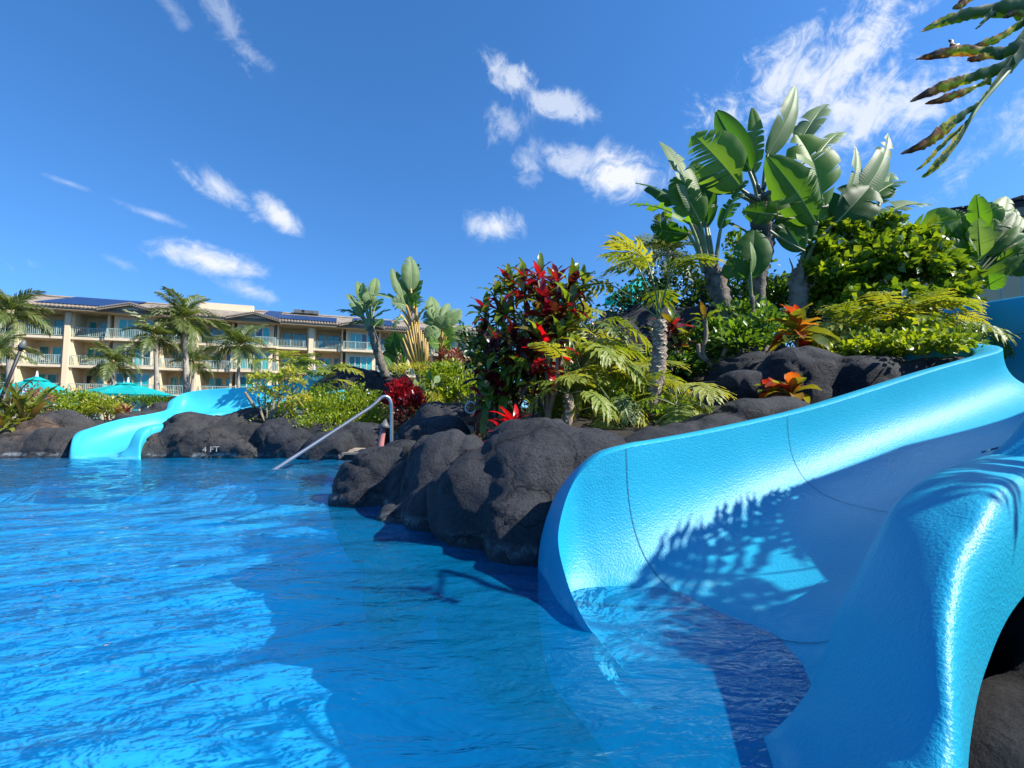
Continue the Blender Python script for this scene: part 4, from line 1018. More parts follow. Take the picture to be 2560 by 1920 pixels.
def split_leaf_mesh(seed, nl=9, pet=1.0, brown=0.0, wid=.62):
    """deeply lobed leaf with its stalk; stalk rises from origin, blade arches out along +Y"""
    r = random.Random(seed); V = []; Fc = []; E = []; mi = []
    e0 = R(r.uniform(58, 72)); pts = []; p = Vector((0, 0, 0)); n = 8
    for i in range(n+1):
        pts.append(p.copy()); e = e0-R(16)*(i/n); p = p+Vector((0, math.cos(e), math.sin(e)))*pet/n
    tv, tf = tube_vf(pts, np.linspace(.020, .012, n+1), 6, False); V += tv; Fc += tf; mi += [1]*len(tf); E += [0]*len(tv)
    J = pts[-1]; e1 = R(r.uniform(8, 28)); m = 12; mid = []; q = J.copy(); bl = .95
    for i in range(m+1):
        mid.append(q.copy()); e = e1-R(r.uniform(40, 52))*(i/m); q = q+Vector((0, math.cos(e), math.sin(e)))*bl/m
    tv, tf = tube_vf(mid, np.linspace(.011, .003, m+1), 5, False); n0 = len(V); V += tv; Fc += [tuple(x+n0 for x in f) for f in tf]; mi += [1]*len(tf); E += [0]*len(tv)
    def frame(t):
        f = t*m; i = min(int(f), m-1); P_ = mid[i].lerp(mid[i+1], f-i); T = (mid[i+1]-mid[i]).normalized(); S_ = Vector((1, 0, 0)); Nn = S_.cross(T); return P_, T, S_, Nn
    # central web
    for sd in (-1, 1):
        n0 = len(V)
        for i in range(m+1):
            P_, T, S_, Nn = frame(i/m); w = wid*.10*math.sin(math.pi*(i/m*.85+.12))
            V += [P_, P_+S_*sd*w+Nn*w*.25]; E += [0, .1]
        for i in range(m):
            c = n0+2*i; f = (c, c+1, c+3, c+2); Fc.append(f if sd > 0 else f[::-1]); mi.append(0)
        for l in range(nl+1):
            t = .02+.93*l/nl; P_, T, S_, Nn = frame(t)
            a = R(128-100*(l/nl)**.9+r.uniform(-7, 7)); ll = wid*(.95*math.sin(math.pi*(.22+.62*(l/nl)))**.9)*r.uniform(.85, 1.1)
            if l == nl: ll *= .7
            d = (S_*sd*math.sin(a)+T*math.cos(a)); d2 = (d*.8+T*.45+Nn*.0).normalized(); lift = r.uniform(-.05, .22)
            k = 7; n0 = len(V); w0 = .038*wid/.62*r.uniform(.75, 1.25)
            for j in range(k+1):
                s = j/k; dd = d.lerp(d2, s).normalized(); c = P_+S_*sd*wid*.05+dd*ll*s+Nn*(lift*ll*s-.32*ll*s*s)
                side = dd.cross(Nn).normalized()
                w = w0*(.75+.35*math.sin(s*math.pi))*(1-s**4)*(1+.42*math.sin(j*2.4+l*1.7+seed))+.002
                V += [c-side*w+Nn*.012*math.sin(j*2), c-Nn*w*.35, c+side*w*(1+.3*math.sin(j*3+l))+Nn*.012*math.cos(j*2)]; E += [s*.9, s*.75, s*.9]
            for j in range(k):
                c = n0+3*j; Fc += [(c, c+1, c+4, c+3), (c+1, c+2, c+5, c+4)] if sd < 0 else [(c+3, c+4, c+1, c), (c+4, c+5, c+2, c+1)]; mi += [0, 0]
    v = r.random()*.3
    return mesh('leaf', V, Fc, [M_phil, M_stalk], midx=mi, attr={'e': E, 'v': [v]*len(V), 'u': E})
TALL = [split_leaf_mesh(20+i, 10, 1.45, 0, .68) for i in range(3)]
SPL = [split_leaf_mesh(i, 10 if i % 2 else 11, [1.0, .8, 1.15, .6, .9][i], 0, [.62, .66, .58, .7, .62][i]) for i in range(5)]

def blade_mesh(name, mat, L=.4, W=.08, arch=.5, fold=.35, pet=.12, seed=0, wav=.0, k=8, round_=.7):
    r = random.Random(seed); V = []; Fc = []; E = []; p = Vector((0, 0, 0)); e = R(70)
    n = k
    for i in range(n+1):
        t = i/n; e = R(68)-arch*t*2.2; 
        if t < pet/(L+pet): w = W*.14
        else:
            q = (t-pet/(L+pet))/(1-pet/(L+pet)); w = W*.5*math.sin(math.pi*min(1, q**round_*.97+.03))**.8+.001
        S_ = Vector((1, 0, 0)); T = Vector((0, math.cos(e), math.sin(e))); Nn = S_.cross(T)
        wv = math.sin(i*1.9+seed)*wav*W
        V += [p-S_*w+Nn*(w*fold+wv), p.copy(), p+S_*w+Nn*(w*fold-wv)]; E += [.8*t+.2, t*.5, .8*t+.2]
        p = p+T*(L+pet)/n
    for i in range(n):
        c = 3*i; Fc += [(c, c+1, c+4, c+3), (c+1, c+2, c+5, c+4)]
    return mesh('leaf', V, Fc, mat, attr={'e': E, 'v': [0]*len(V), 'u': E})
def rosette(root, p, meshes, n, sc, rs=0, el0=10, el1=70, axis=Vector((0, 0, 1)), parent=None, name='leaf'):
    """leaves in a spiral round p; template leaves already rise, so el tilts them outward"""
    r = random.Random(rs); ro = Vector((0, 0, 1)).rotation_difference(Vector(axis)).to_matrix().to_4x4()
    for i in range(n):
        t = i/max(1, n-1); tilt = R(el0+(el1-el0)*t+r.uniform(-9, 9))
        M = Matrix.Translation(p) @ ro @ Matrix.Rotation(i*2.3999+r.uniform(-.25, .25), 4, 'Z') @ Matrix.Rotation(-tilt+R(22), 4, 'X') @ Matrix.Rotation(r.uniform(-.3, .3), 4, 'Y') @ Matrix.Scale(sc*r.uniform(.78, 1.15), 4)
        inst(name, r.choice(meshes), M, parent or root)

# ------------------------------------------------------------------ small-leaved shrubs
def leaf_cloud(blobs, n, size, aspect=.5, up=.5, shell=.62, rs=0, lump=.22):
    r = np.random.default_rng(rs); vol = np.array([b[1][0]*b[1][1]*b[1][2] for b in blobs])**(2/3); vol /= vol.sum()
    Vs = []; vv = []
    for (c, rad), w in zip(blobs, vol):
        m = int(n*w); d = r.normal(size=(m, 3)); d /= np.linalg.norm(d, axis=1)[:, None]; d[:, 2] = np.where(d[:, 2] < -.25, -d[:, 2], d[:, 2])
        lum = 1.0
        rr = (shell+(1-shell)*r.random(m)**.6)*lum
        nc = 34; cd = r.normal(size=(nc, 3)); cd /= np.linalg.norm(cd, axis=1)[:, None]; cd[:, 2] = np.abs(cd[:, 2])*np.where(r.random(nc) < .8, 1, -.3); cr = r.uniform(1-lump*1.1, 1+lump*.7, nc); ci = r.integers(0, nc, m)
        p = np.array(c)+d*rr[:, None]*np.array(rad)*(1-lump*.6)
        pc = np.array(c)+(cd[ci]*cr[ci][:, None]+r.normal(size=(m, 3))*(.11+lump*.22))*np.array(rad); use = r.random(m) < .72
        p = np.where(use[:, None], pc, p); d = np.where(use[:, None], cd[ci]+r.normal(size=(m, 3))*.35, d)
        ax_ = d*.9+r.normal(size=(m, 3))*.55+np.array([0, 0, up]); ax_ /= np.linalg.norm(ax_, axis=1)[:, None]
        rv = r.normal(size=(m, 3)); sd_ = np.cross(ax_, rv+np.array([0, 0, 1.2])); sd_ /= np.linalg.norm(sd_, axis=1)[:, None]+1e-9
        nn_ = np.cross(sd_, ax_); nn_ *= np.sign(nn_[:, 2:3]+1e-6)
        s = size*r.uniform(.6, 1.25, m)[:, None]; w_ = s*aspect*.5
        dr = np.array([0, 0, -1])*s*.12
        Vs.append(np.stack([p, p+ax_*s*.5-sd_*w_+nn_*w_*.3, p+ax_*s*.5-nn_*w_*.12, p+ax_*s*.5+sd_*w_+nn_*w_*.3, p+ax_*s+dr], 1))
        vv.append(np.repeat(r.random(m), 5))
    V = np.concatenate(Vs).reshape(-1, 3); m = len(V)//5; b = np.arange(m)[:, None]*5
    T = np.concatenate([b+np.array([0, 2, 1]), b+np.array([0, 3, 2]), b+np.array([1, 2, 4]), b+np.array([2, 3, 4])], 0)
    return V, T, np.concatenate(vv)
def shrub(name, label, cat, blobs, n, size, mat, aspect=.5, up=.5, stems=5, flowers=0, rs=0, group=None, lump=.2, shell=.55, fmat=None):
    c0 = Vector(blobs[0][0]); base = Vector((c0.x, c0.y, c0.z-blobs[0][1][2]*.9))
    root = thing(name, label, cat, base, group)
    V, T, v = leaf_cloud(blobs, n, size, aspect, up, shell, rs, lump)
    o = mob('foliage', V, T, mat, root, smoothed=False, attr={'v': v}); props(o, kind='stuff')
    r = random.Random(rs)
    for i in range(stems):
        c, rad = r.choice(blobs); c = Vector(c); b = Vector((c.x+r.uniform(-.3, .3)*rad[0], c.y, c.z-rad[2])); e = c+Vector((r.uniform(-.7, .7)*rad[0], r.uniform(-.5, .5)*rad[1], rad[2]*r.uniform(.2, .8)))
        V_, F_ = tube_vf(catmull([b, (b+e)/2+Vector((r.uniform(-.1, .1), 0, 0))*rad[0], e], 3), .012, 5); mob('stem', V_, F_, M_stem, root)
    for i in range(flowers):
        c, rad = r.choice(blobs); a = r.uniform(0, 6.28); z = r.uniform(.1, .95)
        p = Vector(c)+Vector((math.cos(a)*rad[0]*math.sqrt(1-z*z), -abs(math.sin(a))*rad[1]*math.sqrt(1-z*z), z*rad[2]))*1.05
        m = MB(); s = size*.45
        for k in range(5):
            b_ = 2*math.pi*k/5; d = Vector((math.cos(b_), -.4, math.sin(b_))); e_ = Vector((-math.sin(b_), 0, math.cos(b_)))*.4
            m.add([p, p+d*s*.6-e_*s, p+d*s*1.2, p+d*s*.6+e_*s], [(0, 1, 2, 3)])
        m.build('flower', fmat or M_petal, root)
    return root
def BL(px, py, Y, rx, rz_, ry=None): return (P(px, py, Y), (rx, ry or rx*.8, rz_))
def pxm(n, Y): return n*Y/F

# ---- hedges by the far pool side
shrub('green_hedge', 'rounded bright green hedge with small leaves above the grey boulders left of the handrail', 'hedge',
      [BL(760, 1050, 7.9, .62, .42), BL(880, 1045, 7.8, .50, .40), BL(690, 1065, 7.8, .40, .32), BL(830, 1075, 7.5, .6, .26), BL(930, 1075, 7.6, .28, .28), BL(900, 1010, 7.9, .3, .28), BL(800, 1015, 8.1, .35, .3)], 9500, .055, M_lime, .5, .9, 6, 5, 1, lump=.14)
shrub('lime_hedge', 'low lime green hedge with a white blossom behind the left rock slope', 'hedge',
      [BL(160, 1022, 10.5, .75, .38), BL(215, 1030, 10.2, .55, .36), BL(110, 1015, 10.8, .4, .3)], 4200, .075, M_lime, .5, .7, 4, 4, 2, lump=.12)
shrub('yellow_shrub', 'yellow and green shrub with tiny white flowers between lime hedge and reddish bromeliad', 'shrub', [BL(262, 1025, 10.3, .40, .27), BL(232, 1022, 10.5, .3, .25)], 1300, .085, M_yel, .45, .6, 3, 3, 3)
shrub('green_hedge', 'small strip of green hedge right of the reddish bromeliad by the hotel', 'hedge', [BL(360, 1010, 13, .5, .22), BL(395, 1012, 13, .35, .2)], 1000, .08, M_green, .5, .6, 2, 0, 4)
shrub('lime_shrub', 'glossy lime shrub between the pale trunk and the dark boulder', 'shrub', [BL(1130, 965, 8.2, .42, .36), BL(1080, 1000, 8.0, .34, .28), BL(1160, 1000, 8.0, .3, .32), BL(1100, 940, 8.6, .3, .2)], 3200, .085, M_lime, .55, .5, 3, 0, 5, lump=.12)
shrub('yellow_tufts', 'pale yellow shrub with spiky tufts right behind the red croton', 'shrub', [BL(1062, 1025, 7.6, .28, .24), BL(1035, 935, 9.0, .4, .16), BL(1085, 1045, 7.3, .2, .2)], 1500, .10, M_yel, .22, 1.0, 3, 0, 6)
shrub('red_croton', 'round crimson croton bush at the head of the handrail', 'shrub', [BL(1008, 1000, 7.5, .24, .22), BL(1035, 1022, 7.3, .17, .18), BL(985, 1010, 7.4, .16, .16), BL(1002, 972, 7.6, .14, .10)], 1200, .14, M_red, .28, .9, 4, 0, 7, lump=.1)
shrub('reddish_groundcover', 'dark maroon low foliage at the foot of the red croton', 'shrub', [BL(1030, 1055, 7.2, .3, .16)], 420, .10, M_maroon, .3, .6, 1, 0, 8)
shrub('pink_croton', 'pinkish spiky bush behind the pale trunk at the hotel end', 'shrub', [BL(1125, 905, 9.6, .28, .24), BL(1100, 930, 9.5, .2, .2)], 600, .14, M_bronze, .25, 1, 2, 0, 9)
# ---- the large shrub on the right and dark planting behind
shrub('green_bush', 'large sunlit bush with heart-shaped light green leaves above the slide bend', 'bush',
      [BL(2240, 680, 6.4, .55, .34), BL(2110, 720, 6.5, .40, .34), BL(2330, 680, 6.3, .34, .26), BL(2180, 620, 6.6, .30, .20), BL(2075, 640, 6.6, .22, .24), BL(2370, 745, 6.1, .24, .20), BL(2190, 760, 6.3, .5, .24), BL(2120, 585, 6.6, .16, .12), BL(2275, 600, 6.5, .24, .15), BL(2215, 562, 6.6, .15, .12), BL(2035, 690, 6.6, .18, .16), BL(2325, 610, 6.4, .16, .12), BL(2400, 690, 6.3, .16, .14), BL(2160, 555, 6.7, .08, .12), BL(2060, 575, 6.7, .10, .08)], 7600, .135, M_bush, .72, .1, 7, 4, 10, lump=.27, shell=.35)
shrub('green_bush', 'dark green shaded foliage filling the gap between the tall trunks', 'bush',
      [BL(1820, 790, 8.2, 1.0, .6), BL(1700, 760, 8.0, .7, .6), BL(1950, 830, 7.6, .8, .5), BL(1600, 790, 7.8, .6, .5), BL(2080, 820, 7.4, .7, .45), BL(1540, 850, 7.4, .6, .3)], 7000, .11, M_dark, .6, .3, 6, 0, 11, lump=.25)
shrub('green_bush', 'loose mid green foliage showing sky through it right of the leaning trunk', 'bush', [BL(1890, 740, 7.4, .35, .4), BL(1870, 660, 7.8, .3, .3), BL(1930, 760, 7.2, .3, .25), BL(1838, 610, 8.0, .22, .16)], 1300, .11, M_green, .6, .3, 4, 0, 12, lump=.3, shell=.2)
shrub('green_bush', 'leafy green undergrowth round the feet of the tall paddle-leaved plants', 'bush', [BL(1840, 860, 5.4, .3, .22), BL(1920, 840, 5.5, .35, .24), BL(1790, 840, 5.8, .25, .2), BL(1870, 800, 5.9, .3, .2)], 1700, .11, M_green, .5, .5, 3, 0, 19, lump=.3, shell=.2)
shrub('ground_ivy', 'dark glossy groundcover along the shaded black rock', 'groundcover', [BL(1800, 930, 5.6, .5, .14), BL(1740, 900, 5.9, .5, .18), BL(1660, 920, 5.6, .4, .14)], 1800, .07, M_green, .6, .3, 2, 0, 13)
shrub('yellow_groundcover', 'trailing yellow-green groundcover on the rock inside the slide bend', 'groundcover', [BL(2300, 870, 4.0, .32, .12), BL(2200, 875, 4.2, .3, .12), BL(2360, 865, 3.85, .16, .08), BL(2120, 885, 4.4, .25, .12), BL(2240, 850, 4.6, .4, .16)], 2400, .07, M_lime, .7, .3, 2, 0, 14, lump=.35)
shrub('undergrowth', 'low shaded green undergrowth below the tree philodendron', 'groundcover', [BL(1480, 1010, 4.2, .6, .2), BL(1600, 1030, 3.9, .5, .16), BL(1340, 1010, 4.4, .5, .3), BL(1420, 940, 4.8, .6, .3)], 2600, .075, M_green, .35, .6, 2, 0, 15, lump=.25)
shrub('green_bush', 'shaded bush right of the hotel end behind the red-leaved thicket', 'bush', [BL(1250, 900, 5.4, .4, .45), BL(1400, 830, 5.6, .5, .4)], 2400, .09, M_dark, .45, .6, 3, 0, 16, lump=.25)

# ------------------------------------------------------------------ paddle-leaved plants (bird of paradise)
def paddle_group(root, spec, Y, base, mats, scale_px=1.0, petr=.02, seed=0, sag=.10, smat=None):
    """spec rows: junction px, tip px, width px, Y offset of tip, normal hint, material key, torn, base px (or None)"""
    for i, (j, t, w, dy, N, mk, torn, b) in enumerate(spec):
        J = P(j[0], j[1], Y+dy*.3); Tp = P(t[0], t[1], Y+dy); bb = P(b[0], b[1], Y) if b else base
        big_leaf(root, bb, J, Tp, pxm(w, Y)*(1.3 if Y < 7 else 1.1), N, mats[mk], torn, fold=.28, sag=sag, rs=seed*50+i, petr=petr*Y/6*.8, smat=smat)
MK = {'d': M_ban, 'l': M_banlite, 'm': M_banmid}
C4 = lambda x, y: (1540+.4219*x, 180+.4219*y)
FC = (-.3, -1, .15); FR_ = (.5, -.8, .3); FLf = (-.8, -.6, .2); UPc = (.1, -.5, .9)
left = thing('bird_of_paradise', 'tall leaning paddle-leaved plant, left of the big pair, its crown hanging over the philodendron', 'plant', P(1845, 905, 6.0), 'giant birds of paradise')
bs = P(*C4(560, 1180), 6.0)
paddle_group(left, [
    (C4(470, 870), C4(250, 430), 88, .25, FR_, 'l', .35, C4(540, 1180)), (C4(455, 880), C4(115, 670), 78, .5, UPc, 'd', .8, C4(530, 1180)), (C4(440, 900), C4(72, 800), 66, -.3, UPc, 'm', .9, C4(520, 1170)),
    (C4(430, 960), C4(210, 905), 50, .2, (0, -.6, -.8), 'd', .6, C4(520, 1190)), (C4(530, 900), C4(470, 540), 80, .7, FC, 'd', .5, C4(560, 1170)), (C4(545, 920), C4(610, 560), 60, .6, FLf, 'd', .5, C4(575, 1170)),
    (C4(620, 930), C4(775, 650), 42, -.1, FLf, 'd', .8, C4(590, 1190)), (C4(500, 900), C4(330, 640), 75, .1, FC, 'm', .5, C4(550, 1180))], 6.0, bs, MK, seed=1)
trunk(left, [P(1850, 915, 6.0), P(1832, 860, 6.0), P(1815, 790, 6.0), P(1790, 700, 6.0), P(1772, 660, 6.0)], [.105, .09, .10, .12, .08], M_bark, n=12)
sheaths(left, P(1805, 760, 6.0), P(1775, 665, 6.0), .10, 15, M_bark, .5, .26, 1)
big = thing('bird_of_paradise', 'tallest paddle-leaved plant in the middle with upright silvery leaf and backlit green leaves', 'plant', P(1895, 880, 6.2), 'giant birds of paradise')
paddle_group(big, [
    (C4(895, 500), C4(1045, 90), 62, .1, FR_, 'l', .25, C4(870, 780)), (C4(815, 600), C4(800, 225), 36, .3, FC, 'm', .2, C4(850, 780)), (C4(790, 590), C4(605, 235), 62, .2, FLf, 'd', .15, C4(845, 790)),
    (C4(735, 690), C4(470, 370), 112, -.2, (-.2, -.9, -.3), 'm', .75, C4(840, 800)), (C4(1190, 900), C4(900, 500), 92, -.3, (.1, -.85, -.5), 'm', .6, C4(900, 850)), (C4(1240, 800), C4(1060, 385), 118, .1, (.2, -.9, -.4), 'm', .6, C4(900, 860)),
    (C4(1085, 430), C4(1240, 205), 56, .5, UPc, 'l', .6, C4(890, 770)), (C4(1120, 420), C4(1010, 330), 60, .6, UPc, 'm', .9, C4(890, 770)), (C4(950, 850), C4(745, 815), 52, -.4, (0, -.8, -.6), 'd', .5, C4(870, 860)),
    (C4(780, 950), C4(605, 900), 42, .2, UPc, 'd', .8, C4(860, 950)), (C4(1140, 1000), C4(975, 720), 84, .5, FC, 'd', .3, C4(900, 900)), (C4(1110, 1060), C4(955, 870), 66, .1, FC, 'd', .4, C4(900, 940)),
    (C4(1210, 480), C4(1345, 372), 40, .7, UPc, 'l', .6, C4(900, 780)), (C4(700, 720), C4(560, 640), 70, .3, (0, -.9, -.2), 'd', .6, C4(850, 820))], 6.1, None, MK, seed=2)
trunk(big, [P(1905, 900, 6.2), P(1900, 800, 6.2), P(1898, 700, 6.2), P(1915, 620, 6.2), P(1905, 560, 6.2), P(1900, 510, 6.2)], [.09, .085, .08, .10, .15, .12], M_bark, n=12)
sheaths(big, P(1910, 640, 6.2), P(1900, 520, 6.2), .12, 18, M_bark, .5, .28, 2)
for k, (a_, b_) in enumerate(((C4(860, 740), C4(960, 700)), (C4(850, 760), C4(740, 720)), (C4(870, 700), C4(900, 640)), (C4(880, 730), C4(990, 670)), (C4(855, 720), C4(830, 650)))):
    V, Fc = tube_vf([P(*a_, 5.95), P((a_[0]+b_[0])/2, (a_[1]+b_[1])/2-4, 5.9), P(*b_, 5.9)], [.03, .028, .004], 6); mob('flower_bract', V, Fc, M_grey, big)
rt = thing('bird_of_paradise', 'paddle-leaved plant at the right of the pair with two narrow upright silver leaves', 'plant', P(2000, 850, 6.6), 'giant birds of paradise')
paddle_group(rt, [
    (C4(1305, 900), C4(1395, 445), 52, .2, FR_, 'l', .3, C4(1100, 1180)), (C4(1330, 880), C4(1588, 378), 66, .4, FR_, 'l', .45, C4(1110, 1180)), (C4(1290, 900), C4(1500, 690), 100, 0, FC, 'd', .3, C4(1100, 1190)),
    (C4(1270, 960), C4(1180, 720), 80, .3, FC, 'm', .3, C4(1090, 1190)), (C4(1150, 1020), C4(1010, 760), 76, .4, FC, 'd', .3, C4(1080, 1190))], 6.6, P(*C4(1090, 1200), 6.6), MK, seed=3)
trunk(rt, [P(2010, 880, 6.6), P(1995, 790, 6.6), P(1998, 720, 6.6), P(1998, 670, 6.6)], [.10, .11, .12, .07], M_palebark, n=12)
sheaths(rt, P(1998, 760, 6.6), P(2000, 680, 6.6), .10, 10, M_palebark, .5, .28, 3)
sm = thing('bird_of_paradise', 'small paddle-leaved plant with one rounded upright leaf in front of the dark trunk', 'plant', P(1885, 860, 5.7), 'giant birds of paradise')
paddle_group(sm, [(C4(795, 1230), C4(812, 945), 78, .1, FC, 'd', .05, C4(810, 1400)), (C4(780, 1225), C4(665, 1120), 70, .2, FC, 'd', .2, C4(810, 1400)), (C4(797, 1200), C4(790, 1010), 22, -.1, FR_, 'l', .1, C4(805, 1380))], 5.7, None, MK, petr=.014, seed=4)
trunk(sm, [P(1885, 870, 5.7), P(1880, 800, 5.7), P(1880, 740, 5.7)], [.05, .045, .03], M_bark)
C5 = lambda x, y: (1960+.3738*x, 480+.3738*y)
fr1 = thing('bird_of_paradise', 'paddle-leaved plant with long pale leaves reaching right above the large bush', 'plant', P(2180, 640, 8.0), 'giant birds of paradise')
paddle_group(fr1, [
    (C5(640, 160), C5(970, 100), 80, .2, UPc, 'l', .6, C5(560, 420)), (C5(560, 60), C5(800, -60), 60, .4, UPc, 'd', .6, C5(540, 400)), (C5(860, 230), C5(1170, 180), 76, -.2, (0, -.9, -.3), 'm', .5, C5(600, 420)),
    (C5(480, 40), C5(640, -130), 66, .5, FR_, 'l', .6, C5(520, 400)), (C5(640, 80), C5(720, -120), 56, .6, UPc, 'l', .9, C5(540, 400)), (C5(500, 260), C5(520, 100), 62, .3, FC, 'd', .3, C5(540, 400)), (C5(620, 260), C5(820, 200), 60, 0, FC, 'l', .7, C5(560, 420))], 7.6, None, MK, seed=5)
fr2 = thing('bird_of_paradise', 'dense paddle-leaved clump against the dark-eaved building at the right', 'plant', P(2440, 740, 7.6), 'giant birds of paradise')
rr = random.Random(5); spec = []
for i in range(42):
    a = rr.uniform(-1.25, 1.25); l = rr.uniform(70, 118); jx, jy = C5(1290+rr.uniform(-40, 90)+math.sin(a)*120, 500-rr.uniform(0, 250)*math.cos(a)+abs(a)*30)
    spec.append(((jx, jy), (jx+math.sin(a)*l, jy-math.cos(a)*l*.9), rr.uniform(44, 66), rr.uniform(-.5, .6), rr.choice([FC, FR_, UPc, FLf]), rr.choice('dmmdmdl'), rr.uniform(.1, .45), C5(1200, 760)))
spec += [(C5(1200, 650), C5(1240, 430), 56, -.4, FC, 'd', .1, C5(1190, 790)), (C5(1340, 640), C5(1480, 560), 44, -.4, FC, 'd', .1, C5(1200, 790)), (C5(1300, 600), C5(1600, 420), 44, -.3, (0, -.9, -.3), 'm', .2, C5(1200, 790)), (C5(1420, 480), C5(1620, 350), 46, -.2, (0, -.9, -.3), 'm', .3, C5(1200, 790))]
paddle_group(fr2, spec, 7.6, None, MK, petr=.013, seed=6)

# middle group beside the hotel
CM = lambda x, y: (820+.229*x, 620+.229*y)
ml = thing('bird_of_paradise', 'paddle-leaved plant leaning left on a slim dark trunk in front of the hotel roof', 'plant', P(965, 935, 9.6), 'birds of paradise beside the hotel')
paddle_group(ml, [
    (CM(385, 740), CM(210, 510), 34, .1, FR_, 'l', .7, CM(440, 900)), (CM(400, 620), CM(310, 375), 30, .3, FR_, 'l', .2, CM(450, 860)), (CM(400, 600), CM(385, 385), 28, .0, FC, 'l', .2, CM(455, 860)), (CM(470, 540), CM(525, 335), 30, .2, FR_, 'l', .2, CM(460, 860)),
    (CM(370, 760), CM(95, 690), 36, .4, UPc, 'd', .8, CM(430, 900)), (CM(390, 800), CM(200, 860), 32, .2, UPc, 'd', .7, CM(430, 900)), (CM(420, 700), CM(390, 560), 44, .4, FC, 'd', .3, CM(450, 880)), (CM(500, 700), CM(590, 560), 34, .4, FC, 'd', .4, CM(470, 880)),
    (CM(500, 760), CM(690, 680), 30, -.1, UPc, 'l', .9, CM(470, 900)), (CM(500, 860), CM(600, 780), 34, .2, FC, 'd', .5, CM(480, 930)), (CM(460, 640), CM(440, 480), 40, -.1, FR_, 'l', .3, CM(460, 880))], 9.6, None, MK, petr=.015, seed=7)
trunk(ml, [P(965, 945, 9.6), P(950, 900, 9.6), P(935, 850, 9.6), P(925, 815, 9.6)], [.10, .09, .09, .06], M_bark, n=10)
mm = thing('bird_of_paradise', 'tallest paddle-leaved plant beside the hotel with a fan of orange-yellow stalks', 'plant', P(1058, 965, 9.2), 'birds of paradise beside the hotel')
bmm = CM(960, 1050)
paddle_group(mm, [
    (CM(905, 470), CM(895, 100), 52, .1, FR_, 'l', .35, bmm), (CM(960, 560), CM(975, 190), 50, .4, FC, 'd', .6, bmm), (CM(820, 560), CM(690, 235), 42, .0, FR_, 'l', .4, bmm), (CM(740, 560), CM(470, 520), 30, -.1, UPc, 'l', .9, bmm),
    (CM(860, 640), CM(700, 590), 48, -.3, FC, 'l', .8, bmm), (CM(800, 740), CM(720, 880), 34, -.3, FC, 'l', .9, bmm), (CM(960, 650), CM(990, 520), 46, -.1, FC, 'm', .8, bmm), (CM(1000, 720), CM(1150, 640), 40, -.2, UPc, 'l', .9, bmm), (CM(900, 520), CM(840, 400), 50, .3, FC, 'd', .3, bmm), (CM(890, 640), CM(870, 500), 50, .0, FC, 'd', .3, bmm)], 9.2, None, MK, petr=.017, seed=8, smat=M_stalky)
trunk(mm, [P(1058, 975, 9.2), P(1052, 930, 9.2), P(1045, 890, 9.2), P(1038, 850, 9.2), P(1030, 780, 9.2)], [.10, .12, .14, .12, .06], M_palebark, n=12)
for i in range(13):
    t = (i-6)/6; a = P(1050+t*10, 930-abs(t)*8, 9.05); b = P(1035+t*34, 855-(1-abs(t))*60, 9.05-.1*(i % 2)); V, Fc = tube_vf([a, (a+b)/2+Vector((t*.03, 0, 0)), b], [.03, .028, .014], 6); mob('stalk', V, Fc, M_stalky, mm)
mr = thing('bird_of_paradise', 'lower broad paddle-leaved clump right of the orange-stalked plant', 'plant', P(1110, 950, 9.8), 'birds of paradise beside the hotel')
bmr = CM(1230, 1220)
paddle_group(mr, [
    (CM(1170, 800), CM(1130, 540), 44, .3, FR_, 'l', .2, bmr), (CM(1240, 760), CM(1320, 610), 24, .4, FR_, 'l', .2, bmr), (CM(1260, 840), CM(1450, 680), 40, .2, FR_, 'l', .3, bmr), (CM(1310, 950), CM(1560, 850), 30, .3, UPc, 'l', .7, bmr), (CM(1330, 1010), CM(1570, 950), 34, .1, UPc, 'l', .7, bmr),
    (CM(1230, 900), CM(1060, 960), 46, -.1, FC, 'l', .6, bmr), (CM(1180, 820), CM(1060, 700), 44, .2, FC, 'l', .8, bmr), (CM(1240, 900), CM(1290, 740), 44, .0, FC, 'l', .3, bmr), (CM(1220, 1050), CM(1100, 1040), 44, -.3, FC, 'm', .7, bmr), (CM(1260, 1080), CM(1380, 1000), 44, -.3, FC, 'm', .8, bmr), (CM(1200, 960), CM(1170, 800), 48, .3, FC, 'm', .4, bmr), (CM(1270, 960), CM(1360, 860), 44, -.1, FC, 'm', .3, bmr)], 9.7, None, MK, petr=.013, seed=9, smat=M_stalky)
md_ = thing('bird_of_paradise', 'low dark paddle leaves in the shade between the two middle trunks', 'plant', P(1005, 960, 9.9), 'birds of paradise beside the hotel')
paddle_group(md_, [(CM(760, 1180), CM(730, 920), 64, 0, FC, 'd', .4, CM(820, 1400)), (CM(830, 1150), CM(790, 960), 60, .2, FR_, 'd', .2, CM(830, 1400)), (CM(740, 1240), CM(650, 1100), 60, .1, FC, 'd', .3, CM(820, 1400)), (CM(860, 1200), CM(900, 1020), 50, .2, FC, 'd', .3, CM(830, 1400)), (CM(700, 1360), CM(600, 1180), 26, -.1, UPc, 'd', .1, CM(810, 1420)), (CM(840, 1330), CM(860, 1140), 40, -.2, FLf, 'd', .2, CM(830, 1420))], 9.9, None, MK, petr=.012, seed=10)
